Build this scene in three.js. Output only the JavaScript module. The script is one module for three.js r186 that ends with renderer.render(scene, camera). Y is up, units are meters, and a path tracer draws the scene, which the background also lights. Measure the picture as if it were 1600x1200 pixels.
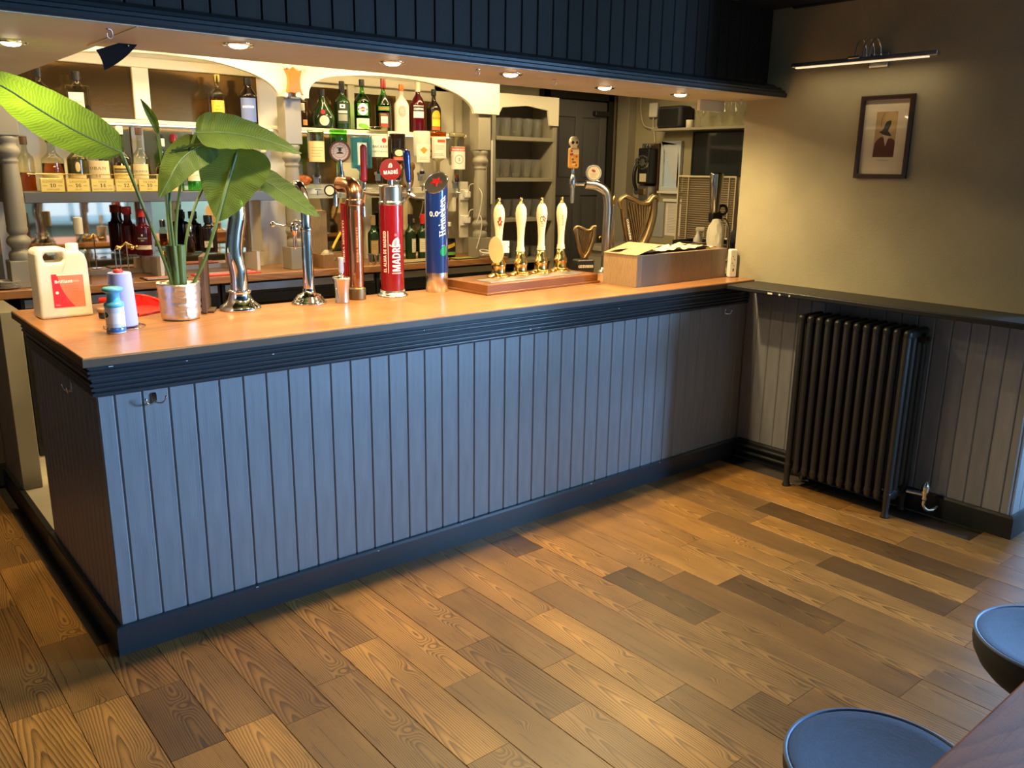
import * as THREE from 'three';
import { RoundedBoxGeometry } from 'three/addons/geometries/RoundedBoxGeometry.js';
import { mergeGeometries } from 'three/addons/utils/BufferGeometryUtils.js';
import { RectAreaLightUniformsLib } from 'three/addons/lights/RectAreaLightUniformsLib.js';
RectAreaLightUniformsLib.init();

// ---------- camera, sky, daylight, exposure ----------
const scene = new THREE.Scene();
const camera = new THREE.PerspectiveCamera(48.865, 4 / 3, 0.05, 60);
camera.position.set(-0.6796, 1.7129, 2.9813);
camera.quaternion.setFromRotationMatrix(new THREE.Matrix4().makeBasis(
  new THREE.Vector3(0.76955693, 0.01354675, 0.63843451), new THREE.Vector3(0.14684529, 0.96922775, -0.1975703), new THREE.Vector3(-0.62146488, 0.24579269, 0.74388666)));
const renderer = new THREE.WebGLRenderer({ antialias: true });
renderer.toneMapping = THREE.LinearToneMapping;
renderer.toneMappingExposure = 1.08;
renderer.shadowMap.enabled = true;
renderer.shadowMap.type = THREE.PCFSoftShadowMap;
scene.background = new THREE.Color().setRGB(1.3, 1.75, 2.6);          // even overcast sky, seen only through the windows
const DAY = new THREE.Color().setRGB(0.31, 0.63, 1.2), WARM = new THREE.Color().setRGB(1, 0.75, 0.38);
const WINDOWS = [[1.85, 2.95, 0.95, 2.25], [4.7, 5.35, 0.9, 2.3]], WIN_Z = 4.8;    // x from, to, y from, to in the wall behind the camera
const SIDE_WINDOW = [2.5, 4.6, 0.9, 2.3], SIDE_X = 6.5;                 // z from, to, y from, to in the far right wall
const DAY_L = 170;
for (const [w, h, p, look] of [[0.65, 1.4, [5.025, 1.6, WIN_Z + 0.17], [5.025, 1.6, 0]], [2.1, 1.4, [SIDE_X + 0.13, 1.6, 3.55], [0, 1.6, 3.55]]]) {   // open sky entering by the two large windows
  const l = new THREE.RectAreaLight(DAY, DAY_L, w, h);
  l.position.set(...p); l.lookAt(...look); l.name = 'window_daylight';
  scene.add(l);
}
const SPOT_I = 5.8, AISLE_I = 6, STRIP_I = 26, SHELF_I = 13;                          // candela of each counter downlight, aisle downlight; strip radiance

// ---------- helpers ----------
let seed = 7;
const rnd = () => { seed = (seed + 0x6d2b79f5) | 0; let t = Math.imul(seed ^ (seed >>> 15), 1 | seed); t = (t + Math.imul(t ^ (t >>> 7), 61 | t)) ^ t; return ((t ^ (t >>> 14)) >>> 0) / 4294967296; };
const rr = (a, b) => a + (b - a) * rnd();
const V = (x, y, z) => new THREE.Vector3(x, y, z), V2 = (x, y) => new THREE.Vector2(x, y);
const PI = Math.PI;
const taken = new Map();
function numbered(n) { const k = taken.get(n) ?? 0; taken.set(n, k + 1); return k ? n + '_' + String(k).padStart(3, '0') : n; }
function shade(o) { o.traverse((m) => { if (m.isMesh) { m.castShadow = true; m.receiveShadow = true; } }); return o; }
function tag(o, label, category, group, kind) {
  if (label) o.userData.label = label;
  if (category) o.userData.category = category;
  if (group) o.userData.group = group;
  if (kind) o.userData.kind = kind;
  return o;
}
function thing(name, label, category, [x, y, z] = [0, 0, 0], turn = 0, group) {
  const o = new THREE.Group();
  o.name = numbered(name); o.position.set(x, y, z); o.rotation.y = turn; scene.add(o);
  return tag(o, label, category, group);
}
function part(parent, name, geo, mat, pos, rot, label) {
  const m = new THREE.Mesh(geo, mat);
  m.name = parent === scene ? numbered(name) : name;
  if (pos) m.position.set(...pos);
  if (rot) m.rotation.set(...rot);
  m.castShadow = m.receiveShadow = true;
  if (label) m.userData.label = label;
  parent.add(m);
  return m;
}
const struct = (name, geo, mat, pos, rot) => tag(part(scene, name, geo, mat, pos, rot), null, null, null, 'structure');
function copy(src, [x, y, z], turn, label, group) {
  const c = src.clone();
  c.name = numbered(src.name.replace(/_\d{3}$/, '')); c.userData = { ...src.userData };
  c.position.set(x, y, z); c.rotation.y = turn ?? 0; scene.add(c);
  if (label) c.userData.label = label;
  if (group) c.userData.group = group;
  return c;
}
// geometry
const mv = (g, x = 0, y = 0, z = 0) => g.translate(x, y, z);
function merge(list) { return mergeGeometries(list.map((g) => { const h = g.index ? g.toNonIndexed() : g; for (const k of Object.keys(h.attributes)) if (!['position', 'normal', 'uv'].includes(k)) h.deleteAttribute(k); return h; })); }
function metric(g, k = 1) {                                              // uv in metres by the face's own axis
  const p = g.attributes.position, n = g.attributes.normal, uv = new Float32Array(p.count * 2);
  for (let i = 0; i < p.count; i++) {
    const ax = Math.abs(n.getX(i)), ay = Math.abs(n.getY(i)), az = Math.abs(n.getZ(i));
    const [a, b] = ay >= ax && ay >= az ? [p.getX(i), p.getZ(i)] : ax >= az ? [p.getZ(i), p.getY(i)] : [p.getX(i), p.getY(i)];
    uv[i * 2] = a * k; uv[i * 2 + 1] = b * k;
  }
  g.setAttribute('uv', new THREE.BufferAttribute(uv, 2));
  return g;
}
const box = (w, h, d, x = 0, y = 0, z = 0) => metric(mv(new THREE.BoxGeometry(w, h, d), x, y, z));
const span = (x0, x1, y0, y1, z0, z1) => box(x1 - x0, y1 - y0, z1 - z0, (x0 + x1) / 2, (y0 + y1) / 2, (z0 + z1) / 2);
const rbox = (w, h, d, r = 0.004, x = 0, y = 0, z = 0, s = 2) => metric(mv(new RoundedBoxGeometry(w, h, d, s, Math.min(r, w / 2.01, h / 2.01, d / 2.01)), x, y, z));
const rspan = (x0, x1, y0, y1, z0, z1, r = 0.004, s = 1) => rbox(x1 - x0, y1 - y0, z1 - z0, r, (x0 + x1) / 2, (y0 + y1) / 2, (z0 + z1) / 2, s);
const cyl = (r0, r1, h, x = 0, y = 0, z = 0, seg = 24) => mv(new THREE.CylinderGeometry(r1, r0, h, seg), x, y + h / 2, z);
const lathe = (pts, seg = 28) => new THREE.LatheGeometry(pts.map(([r, y]) => V2(Math.max(r, 1e-5), y)), seg);
const curve = (pts) => new THREE.CatmullRomCurve3(pts.map((p) => V(...p)));
const tube = (pts, r, n = 24, k = 8) => new THREE.TubeGeometry(curve(pts), n, r, k);
const poly = (pts) => { const s = new THREE.Shape(); pts.forEach(([x, y], i) => (i ? s.lineTo(x, y) : s.moveTo(x, y))); s.closePath(); return s; };
const ext = (shape, depth, bevel = 0, seg = 1, cs = 12) => new THREE.ExtrudeGeometry(shape, { depth, curveSegments: cs, bevelEnabled: bevel > 0, bevelThickness: bevel, bevelSize: bevel, bevelOffset: -bevel, bevelSegments: seg });
function rrect(w, h, r) { const s = new THREE.Shape(), x = -w / 2, y = -h / 2; s.moveTo(x + r, y); s.lineTo(x + w - r, y); s.quadraticCurveTo(x + w, y, x + w, y + r); s.lineTo(x + w, y + h - r); s.quadraticCurveTo(x + w, y + h, x + w - r, y + h); s.lineTo(x + r, y + h); s.quadraticCurveTo(x, y + h, x, y + h - r); s.lineTo(x, y + r); s.quadraticCurveTo(x, y, x + r, y); return s; }
// a strip of profile points (out, height) run along mitred stations [[x, z, dx, dz] ...]
function run(profile, stations) {
  const pos = [], uv = [], at = ([o, h], [x, z, dx, dz]) => [x + o * dx, h, z + o * dz];
  let len = 0;
  for (let s = 0; s + 1 < stations.length; s++) {
    const A = stations[s], B = stations[s + 1], L = Math.hypot(B[0] - A[0], B[1] - A[1]);
    let across = 0;
    for (let i = 0; i + 1 < profile.length; i++) {
      const p = profile[i], q = profile[i + 1], w = Math.hypot(q[0] - p[0], q[1] - p[1]);
      const a = at(p, A), b = at(q, A), c = at(q, B), d = at(p, B);
      pos.push(...a, ...d, ...c, ...a, ...c, ...b);
      uv.push(len, across, len + L, across, len + L, across + w, len, across, len + L, across + w, len, across + w);
      across += w;
    }
    len += L;
  }
  for (const [st, flip] of [[stations[0], 1], [stations.at(-1), 0]]) {   // end caps
    const tri = THREE.ShapeUtils.triangulateShape(profile.map(([o, h]) => V2(o, h)), []);
    for (const t of tri) for (const k of flip ? t : [t[0], t[2], t[1]]) { pos.push(...at(profile[k], st)); uv.push(...profile[k]); }
  }
  const g = new THREE.BufferGeometry();
  g.setAttribute('position', new THREE.Float32BufferAttribute(pos, 3));
  g.setAttribute('uv', new THREE.Float32BufferAttribute(uv, 2));
  g.computeVertexNormals();
  return g;
}
// ---------- noise and computed textures ----------
const hash = (x, y, s) => { let h = Math.imul(x, 374761393) + Math.imul(y, 668265263) + Math.imul(s, 974634777); h = Math.imul(h ^ (h >>> 13), 1274126177); return ((h ^ (h >>> 16)) >>> 0) / 4294967296; };
function noise(x, y, s = 0, px = 0, py = 0) {
  const ix = Math.floor(x), iy = Math.floor(y), fx = x - ix, fy = y - iy, u = fx * fx * (3 - 2 * fx), v = fy * fy * (3 - 2 * fy), w = (a, p) => (p ? ((a % p) + p) % p : a);
  const a = hash(w(ix, px), w(iy, py), s), b = hash(w(ix + 1, px), w(iy, py), s), c = hash(w(ix, px), w(iy + 1, py), s), d = hash(w(ix + 1, px), w(iy + 1, py), s);
  return a + (b - a) * u + (c - a) * v + (a - b - c + d) * u * v;
}
function fbm(x, y, s, o = 4, px = 0, py = 0) { let t = 0, a = 0.5; for (let i = 0; i < o; i++) { t += a * noise(x, y, s + i * 17, px, py); x *= 2; y *= 2; px *= 2; py *= 2; a *= 0.5; } return t; }
function dataTex(w, h, f, srgb = true) {
  const d = new Uint8Array(w * h * 4);
  for (let y = 0; y < h; y++) for (let x = 0; x < w; x++) { const c = f(x, y), o = (y * w + x) * 4; d[o] = c[0]; d[o + 1] = c[1] ?? c[0]; d[o + 2] = c[2] ?? c[0]; d[o + 3] = 255; }
  const t = new THREE.DataTexture(d, w, h);
  t.wrapS = t.wrapT = THREE.RepeatWrapping; t.magFilter = THREE.LinearFilter; t.minFilter = THREE.LinearMipmapLinearFilter; t.generateMipmaps = true;
  if (srgb) t.colorSpace = THREE.SRGBColorSpace;
  t.needsUpdate = true;
  return t;
}
const cl = (v) => Math.max(0, Math.min(255, v)), mix = (a, b, t) => a + (b - a) * t;
// oak: growth rings of a tapering trunk cut along its length, pores stretched along the grain
function oak(W, H, wide, long, s, light, dark, { ring = 150, taper = 0.07, wave = 0.012, cx = 0, depth = 0.02, contrast = 0.85 } = {}) {
  return (x, y) => {
    const u = (x / W - 0.5) * wide, v = (y / H) * long;
    const wob = (fbm(u * 9, v * 2.2, s, 3) - 0.45) * wave * 2 + (fbm(u * 40, v * 9, s + 5, 2) - 0.4) * wave * 0.35;
    const c = cx + (noise(v * 1.1, 3.3, s + 9) - 0.5) * wide * 0.9, knot = Math.exp(-(((v - long * 0.37) / 0.05) ** 2 + ((u - wide * 0.2) / 0.03) ** 2)) * 0.03;
    const r = Math.sqrt((u - c) ** 2 + depth * depth) + taper * v + wob + knot, f = (r * ring) % 1;
    const g = Math.pow(f, 2.2) * (1 - Math.pow(f, 14)), pore = noise(u * 900, v * 14, s + 31) * noise(u * 420, v * 7, s + 33), blotch = fbm(u * 7, v * 2.5, s + 50, 3);
    const t = Math.min(1, g * contrast + (pore > 0.52 ? 0.3 : 0) + (blotch - 0.45) * 0.7 + 0.08);
    return [0, 1, 2].map((k) => cl(mix(light[k], dark[k], t)));
  };
}
const FLOOR_TEX = [0, 1, 2, 3].map((i) => dataTex(192, 1024, oak(192, 1024, 0.168, 1.5, 11 + i * 7, [166, 124, 64], [66, 46, 21], { ring: [120, 150, 90, 190][i], taper: [0.06, 0.02, 0.09, 0.012][i], cx: [0, 0.05, -0.03, 0.12][i], wave: [0.013, 0.008, 0.016, 0.006][i] })));
for (const t of FLOOR_TEX) t.repeat.set(1 / 0.168, 1 / 1.5);
const TOP_TEX = dataTex(1024, 512, (x, y) => oak(512, 1024, 0.7, 2.6, 91, [188, 133, 82], [122, 77, 45], { ring: 60, taper: 0.02, wave: 0.02, depth: 0.2, contrast: 0.55 })(y, x));
TOP_TEX.repeat.set(1 / 2.6, 1 / 0.7);
const TABLE_TEX = TOP_TEX.clone();
const SPECK = dataTex(256, 256, (x, y) => [cl(120 + 90 * (fbm(x / 16, y / 16, 5, 4, 16, 16) - 0.45) + 60 * (noise(x / 2, y / 2, 8, 128, 128) - 0.5))], false);
const BRUSH = dataTex(256, 256, (x, y) => [cl(128 + 110 * (noise(x / 3, y / 64, 5, 85, 4) - 0.5) + 60 * (noise(x / 1, y / 40, 9, 256, 6) - 0.5))], false);
const WALLN = dataTex(512, 512, (x, y) => [cl(128 + 120 * (fbm(x / 8, y / 8, 3, 4, 64, 64) - 0.47))], false);
const WALLC = dataTex(512, 512, (x, y) => { const k = 0.93 + 0.14 * fbm(x / 64, y / 64, 21, 5, 8, 8); return [cl(236 * k), cl(233 * k), cl(226 * k)]; });
const PAINTC = dataTex(256, 1024, (x, y) => { const k = 0.92 + 0.14 * fbm(x / 16, y / 128, 41, 4, 16, 8), chip = fbm(x / 5, y / 7, 77, 3, 0, 0) > 0.8 ? 0.72 : 1; return [cl(240 * k * chip), cl(240 * k * chip), cl(240 * k * chip)]; });
const CARD = dataTex(128, 128, (x, y) => { const k = 0.9 + 0.2 * fbm(x / 3, y / 20, 63, 3, 0, 0); return [cl(235 * k), cl(230 * k), cl(222 * k)]; });
const LEAFT = dataTex(256, 512, (x, y) => {                              // veins sweep out from the midrib
  const u = Math.abs(x / 255 - 0.5) * 2, v = y / 511, w = v * 46 - u * 4 + (noise(x / 20, y / 40, 4) - 0.5) * 1.2, f = w - Math.floor(w), line = Math.exp(-(((f - 0.5) / 0.22) ** 2));
  const k = 0.82 + 0.16 * line + 0.14 * (fbm(x / 40, y / 60, 6, 3) - 0.45), rib = u < 0.035 ? 1 : 0;
  return [cl(mix(205, 240, rib) * k), cl(mix(222, 245, rib) * k), cl(mix(165, 200, rib) * k)];
});
const LEAFB = dataTex(256, 512, (x, y) => { const u = Math.abs(x / 255 - 0.5) * 2, w = (y / 511) * 46 - u * 4 + (noise(x / 20, y / 40, 4) - 0.5) * 1.2, f = w - Math.floor(w); return [cl(110 + 90 * Math.exp(-(((f - 0.5) / 0.28) ** 2)) + (u < 0.04 ? 60 : 0))]; }, false);
const FABRIC = dataTex(256, 256, (x, y) => { const k = 0.85 + 0.3 * (noise(x * 0.9, y * 0.35, 3) * 0.5 + fbm(x / 20, y / 20, 9, 3) * 0.5); return [cl(225 * k), cl(228 * k), cl(235 * k)]; });
const rep = (t, a, b = a) => { const c = t.clone(); c.repeat.set(a, b); c.needsUpdate = true; return c; };
// ---------- materials ----------
const lin = (r, g, b) => new THREE.Color().setRGB(r, g, b);
const std = (color, roughness = 0.6, metalness = 0, more = {}) => new THREE.MeshStandardMaterial({ color: Array.isArray(color) ? lin(...color) : color, roughness, metalness, ...more });
const phy = (color, roughness, more = {}) => new THREE.MeshPhysicalMaterial({ color: Array.isArray(color) ? lin(...color) : color, roughness, ...more });
const M = {
  wall: std([0.4, 0.36, 0.235], 0.75, 0, { map: rep(WALLC, 0.5), bumpMap: rep(WALLN, 2.5), bumpScale: 0.0012 }),
  paint: phy([0.29, 0.292, 0.3], 0.42, { map: rep(PAINTC, 4, 1), bumpMap: rep(BRUSH, 6, 1.2), bumpScale: 0.0004, clearcoat: 0.25, clearcoatRoughness: 0.35 }),
  paintDark: phy([0.019, 0.02, 0.021], 0.42, { specularIntensity: 0.42, bumpMap: rep(SPECK, 6), bumpScale: 0.0004, clearcoat: 0.12, clearcoatRoughness: 0.2 }),
  paintGloss: phy([0.032, 0.037, 0.043], 0.26, { bumpMap: rep(SPECK, 6), bumpScale: 0.0003, clearcoat: 0.25, clearcoatRoughness: 0.15 }),
  fascia: phy([0.026, 0.021, 0.017], 0.65, { specularIntensity: 0.18, map: rep(PAINTC, 4, 1), bumpMap: rep(BRUSH, 6, 1.2), bumpScale: 0.0004 }),
  ceiling: std([0.02, 0.02, 0.02], 0.7, 0, { bumpMap: rep(WALLN, 1), bumpScale: 0.001 }),
  soffit: std([0.6, 0.54, 0.42], 0.45, 0, { map: rep(WALLC, 0.6), bumpMap: rep(BRUSH, 0.8, 3), bumpScale: 0.0003 }),
  cream: std([0.74, 0.68, 0.52], 0.45, 0, { bumpMap: rep(SPECK, 5), bumpScale: 0.0003 }),
  greyTrim: std([0.3, 0.27, 0.2], 0.42, 0, { bumpMap: rep(SPECK, 5), bumpScale: 0.0003 }),
  slate: std([0.12, 0.125, 0.135], 0.45, 0, { bumpMap: rep(SPECK, 5), bumpScale: 0.0003 }),
  top: phy([0.84, 0.82, 0.8], 0.36, { map: TOP_TEX, clearcoat: 0.35, clearcoatRoughness: 0.22, bumpMap: TOP_TEX, bumpScale: 0.0003 }),
  topEdge: phy([0.16, 0.09, 0.05], 0.4, { bumpMap: rep(BRUSH, 1, 8), bumpScale: 0.0004, clearcoat: 0.3 }),
  wood: phy([0.48, 0.34, 0.13], 0.38, { map: rep(TOP_TEX, 0.7, 3), clearcoat: 0.5, clearcoatRoughness: 0.15 }),
  darkWood: std([0.075, 0.035, 0.018], 0.45, 0, { bumpMap: rep(BRUSH, 2, 10), bumpScale: 0.0004 }),
  crate: std([0.36, 0.2, 0.085], 0.7, 0, { map: rep(CARD, 4), bumpMap: rep(BRUSH, 4), bumpScale: 0.0005 }),
  card: std([0.4, 0.28, 0.155], 0.85, 0, { map: rep(CARD, 6), bumpMap: rep(SPECK, 5), bumpScale: 0.0004 }),
  paper: std([0.62, 0.53, 0.36], 0.9), white: std([0.75, 0.72, 0.64], 0.5), ivory: phy([0.78, 0.66, 0.42], 0.25, { clearcoat: 0.6, clearcoatRoughness: 0.1 }),
  chrome: std([0.86, 0.86, 0.87], 0.07, 1), steel: std([0.62, 0.61, 0.58], 0.25, 1, { bumpMap: rep(BRUSH, 20, 4), bumpScale: 0.00006 }), dullSteel: std([0.5, 0.49, 0.47], 0.4, 1),
  brass: std([0.84, 0.55, 0.17], 0.18, 1), bronze: std([0.25, 0.175, 0.08], 0.32, 1, { bumpMap: rep(SPECK, 12), bumpScale: 0.0006 }), copper: std([0.56, 0.27, 0.14], 0.24, 1),
  silver: std([0.72, 0.71, 0.69], 0.3, 1, { bumpMap: rep(SPECK, 2), bumpScale: 0.003 }),
  black: std([0.012, 0.012, 0.013], 0.35), blackMatt: std([0.02, 0.02, 0.02], 0.7), rubber: std([0.03, 0.03, 0.03], 0.8),
  iron: std([0.032, 0.03, 0.026], 0.36, 0.3, { bumpMap: rep(SPECK, 8), bumpScale: 0.0008 }),
  red: phy([0.34, 0.01, 0.013], 0.25, { clearcoat: 0.6 }), redPlastic: std([0.62, 0.03, 0.025], 0.35), orange: phy([0.75, 0.16, 0.02], 0.25, { clearcoat: 0.5 }),
  blue: phy([0.02, 0.06, 0.3], 0.22, { clearcoat: 0.6, metalness: 0.4 }), cyan: std([0.09, 0.42, 0.62], 0.35), lilac: std([0.36, 0.39, 0.78], 0.8, 0, { bumpMap: rep(SPECK, 6), bumpScale: 0.0008 }),
  yellow: std([0.85, 0.55, 0.05], 0.5), green: std([0.05, 0.35, 0.09], 0.4), pink: std([0.6, 0.05, 0.08], 0.5),
  mirror: std([0.62, 0.55, 0.42], 0.035, 1), mirrorAged: std([0.22, 0.135, 0.055], 0.12, 0.8, { bumpMap: rep(SPECK, 3), bumpScale: 0.0004 }), glass: phy([0.97, 0.97, 0.95], 0.03, { transmission: 1, thickness: 0, ior: 1.5 }),
  clear: phy([0.93, 0.95, 0.93], 0.02, { transmission: 1, thickness: 0, ior: 1.5 }),
  glassware: phy([0.95, 0.95, 0.92], 0.03, { transmission: 0.965, thickness: 0, ior: 1.5 }),
  bulb: std([1, 0.9, 0.7], 0.5, 0, { emissive: lin(1, 0.86, 0.58), emissiveIntensity: 14 }),
  strip: std([1, 0.9, 0.7], 0.5, 0, { emissive: lin(1, 0.8, 0.45), emissiveIntensity: 3 }),
  lampGlow: std([1, 0.9, 0.7], 0.5, 0, { emissive: lin(1, 0.85, 0.55), emissiveIntensity: 0.8 }),
  jug: phy([0.88, 0.83, 0.68], 0.5, { transmission: 0.25, thickness: 0 }), soil: std([0.035, 0.022, 0.014], 0.95, 0, { bumpMap: rep(SPECK, 30), bumpScale: 0.004 }),
  leaf: phy([0.14, 0.215, 0.03], 0.85, { clearcoat: 0.1, clearcoatRoughness: 0.35, specularIntensity: 0.5, map: LEAFT, bumpMap: LEAFB, bumpScale: 0.0016, transmission: 0.5, thickness: 0, side: THREE.DoubleSide }),
  blackPaper: phy([0.012, 0.011, 0.01], 0.85, { specularIntensity: 0.2, side: THREE.DoubleSide }), stem: std([0.055, 0.1, 0.024], 0.45),
  velvet: phy([0.048, 0.078, 0.13], 0.75, { map: rep(FABRIC, 2), sheen: 0.6, sheenRoughness: 0.4, sheenColor: lin(0.25, 0.38, 0.6), bumpMap: rep(SPECK, 4), bumpScale: 0.0006 }),
  piping: std([0.09, 0.14, 0.24], 0.6), cable: std([0.6, 0.55, 0.45], 0.5), door: phy([0.1, 0.098, 0.1], 0.4, { bumpMap: rep(BRUSH, 5, 1), bumpScale: 0.0004 }),
  vinyl: std([0.6, 0.54, 0.42], 0.6, 0, { map: rep(WALLC, 1) }), carpetDark: std([0.04, 0.03, 0.022], 0.8),
};
M.leaf.map.wrapS = M.leaf.map.wrapT = THREE.ClampToEdgeWrapping;
const tinted = (c, d = 0.03) => phy([1, 1, 1], 0.02, { transmission: 1, thickness: 0.05, ior: 1.34, attenuationColor: lin(...c), attenuationDistance: d });
const G = {                                                             // bottle glass (thin walls) and liquids (solid)
  clear: phy([0.78, 0.76, 0.64], 0.03, { transmission: 1, thickness: 0, ior: 1.5 }), green: phy([0.27, 0.64, 0.17], 0.03, { transmission: 1, thickness: 0 }), darkGreen: phy([0.02, 0.055, 0.015], 0.05, { transmission: 0.35, thickness: 0 }),
  dark: phy([0.016, 0.01, 0.008], 0.05), redDark: phy([0.09, 0.004, 0.01], 0.05, { transmission: 0.3, thickness: 0 }), blue: phy([0.22, 0.62, 0.8], 0.04, { transmission: 0.9, thickness: 0 }),
  frost: phy([0.86, 0.84, 0.74], 0.35, { transmission: 0.35, thickness: 0 }), brown: phy([0.06, 0.025, 0.008], 0.05, { transmission: 0.3, thickness: 0 }),
  amber: tinted([0.75, 0.36, 0.07]), gold: tinted([0.85, 0.52, 0.12], 0.035), water: tinted([0.95, 0.96, 0.95], 0.5), reddish: tinted([0.5, 0.06, 0.02]),
};
// ---------- print sheet: every label, badge and sign of the bar ----------
const SHEET = 2048, sheet = document.createElement('canvas');
sheet.width = sheet.height = SHEET;
const ctx = sheet.getContext('2d');
ctx.fillStyle = '#888'; ctx.fillRect(0, 0, SHEET, SHEET);
let penX = 2, penY = 2, rowH = 0;
function print(w, h, bg, draw) {                                         // returns the uv rectangle of the new print
  if (penX + w + 2 > SHEET) { penX = 2; penY += rowH + 4; rowH = 0; }
  const x = penX, y = penY; penX += w + 4; rowH = Math.max(rowH, h);
  ctx.save(); ctx.beginPath(); ctx.rect(x - 1, y - 1, w + 2, h + 2); ctx.clip(); ctx.fillStyle = bg; ctx.fillRect(x - 1, y - 1, w + 2, h + 2); ctx.translate(x, y); draw?.(ctx, w, h); ctx.restore();
  return [x / SHEET, 1 - (y + h) / SHEET, (x + w) / SHEET, 1 - y / SHEET];
}
const sheetTex = new THREE.CanvasTexture(sheet);
sheetTex.colorSpace = THREE.SRGBColorSpace;
M.print = std(0xffffff, 0.55, 0, { map: sheetTex });
M.printGloss = phy(0xffffff, 0.25, { map: sheetTex, clearcoat: 0.6 });
M.printMetal = std(0xffffff, 0.28, 0.55, { map: sheetTex });
function onto(g, [u0, v0, u1, v1]) { const a = g.attributes.uv; for (let i = 0; i < a.count; i++) a.setXY(i, u0 + a.getX(i) * (u1 - u0), v0 + a.getY(i) * (v1 - v0)); return g; }
const wrap = (r, y0, y1, arc, rect, mid = 0, seg = 14) => onto(mv(new THREE.CylinderGeometry(r, r, y1 - y0, seg, 1, true, mid - arc / 2, arc), 0, (y0 + y1) / 2, 0), rect);
const flat = (w, h, rect) => onto(new THREE.PlaneGeometry(w, h), rect);
function disc(r, rect, seg = 28) { return onto(new THREE.CircleGeometry(r, seg), rect); }
function text(c, t, x, y, size, color, font = 'sans-serif', weight = 'bold', align = 'center', maxw) { c.fillStyle = color; c.font = `${weight} ${size}px ${font}`; c.textAlign = align; c.textBaseline = 'middle'; c.fillText(t, x, y, maxw); }
function lines(c, x0, x1, y0, n, step, color) { c.fillStyle = color; for (let i = 0; i < n; i++) c.fillRect(x0, y0 + i * step, (x1 - x0) * (0.7 + 0.3 * hash(i, n, 5)), 2); }

// ---------- floor: oak planks laid along z ----------
struct('floor', span(-3.3, 6.6, -0.14, -0.02, -2.8, 5), M.carpetDark);
const floorBase = scene.getObjectByName('floor');
{
  const tones = { b: [1.2, 1.08, 0.85], l: [0.96, 0.88, 0.78], m: [0.74, 0.69, 0.66], n: [0.6, 0.53, 0.48], d: [0.42, 0.38, 0.35], g: [0.34, 0.34, 0.34] };
  const mats = {};
  for (const k in tones) mats[k] = FLOOR_TEX.map((t) => phy(tones[k], 0.42, { map: t, bumpMap: t, bumpScale: -0.0007, clearcoat: 0.15, clearcoatRoughness: 0.3 }));
  // joints read along each row: [z where a plank starts, tone]
  const rows = {
    0: [[-0.1, 'b'], [0.665, 'g'], [1.17, 'm']], '-1': [[-0.1, 'l'], [0.09, 'd'], [0.283, 'l'], [0.913, 'm'], [1.688, 'n']], 1: [[-0.1, 'l'], [0.85, 'n'], [1.9, 'm']], 2: [[-0.1, 'b'], [1.021, 'd'], [1.519, 'm']],
    3: [[-0.1, 'l'], [0.676, 'l'], [1.4, 'm'], [2.2, 'n']], '-3': [[-0.1, 'l'], [0.733, 'b'], [1.399, 'm']], '-2': [[-0.1, 'l'], [0.574, 'm'], [1.587, 'd'], [1.82, 'm']], 4: [[-0.1, 'l'], [0.104, 'b'], [1.113, 'l'], [1.9, 'm']],
    5: [[-0.1, 'b'], [0.517, 'm'], [1.18, 'd'], [1.75, 'n']], 6: [[-0.1, 'm'], [0.715, 'b'], [1.75, 'n']], 7: [[-0.1, 'm'], [0.62, 'd'], [1.72, 'n']], 8: [[-0.1, 'n'], [0.102, 'b'], [1.3, 'm'], [2, 'n']], 9: [[-0.1, 'l'], [0.9, 'l'], [1.7, 'n']],
    '-4': [[-0.1, 'l'], [0.38, 'm'], [1.024, 'b'], [1.75, 'm']], '-12': [[-2.2, 'm'], [-1.004, 'b'], [-0.222, 'm'], [0.27, 'l'], [1.1, 'm']], '-10': [[-0.1, 'm'], [0.668, 'b'], [1.5, 'm']], '-11': [[-0.1, 'n'], [0.3, 'd'], [0.699, 'l'], [1.6, 'm']],
    '-7': [[-0.1, 'l'], [0.481, 'b'], [1.256, 'm']], '-5': [[-0.1, 'l'], [0.739, 'n'], [1.249, 'l']], '-6': [[-0.1, 'b'], [0.9, 'm'], [1.7, 'l']], '-8': [[-0.1, 'm'], [0.62, 'm'], [1.5, 'n']], '-9': [[-0.1, 'n'], [0.75, 'm'], [1.4, 'l']],
    '-13': [[-2.2, 'n'], [-1.6, 'l'], [-0.62, 'm'], [0.2, 'b'], [1.2, 'm']],
  };
  for (let k = -19; k <= 16; k++) {
    const x = 1.866 + 0.168 * k;
    let row = rows[k];
    if (!row) { row = []; for (let z = x < 0.02 ? -2.3 : x > 3.5 ? 1.5 : -0.1; z < 3.3; z += rr(0.5, 1.3)) row.push([z, 'blmmnl'[Math.floor(rnd() * 6)]]); }
    row.forEach(([z0, tone], i) => {
      const z1 = i + 1 < row.length ? row[i + 1][0] : Math.max(3.4, z0 + 0.6), w = 0.1665, L = z1 - z0 - 0.0016, c = 0.0012;
      const g = ext(poly([[-w / 2, 0], [w / 2, 0], [w / 2, 0.016 - c], [w / 2 - c, 0.016], [-w / 2 + c, 0.016], [-w / 2, 0.016 - c]]), L), a = g.attributes.uv, ou = w / 2, ov = -(1 - L) + rnd() * Math.max(0, 1.49 - L);
      for (let j = 0; j < a.count; j++) a.setXY(j, a.getX(j) + ou, a.getY(j) + ov);
      part(floorBase, 'plank', g, mats[tone][Math.floor(rnd() * 4)], [x, -0.016 + rr(-0.0004, 0.0004), z0]);
    });
  }
}
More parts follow.
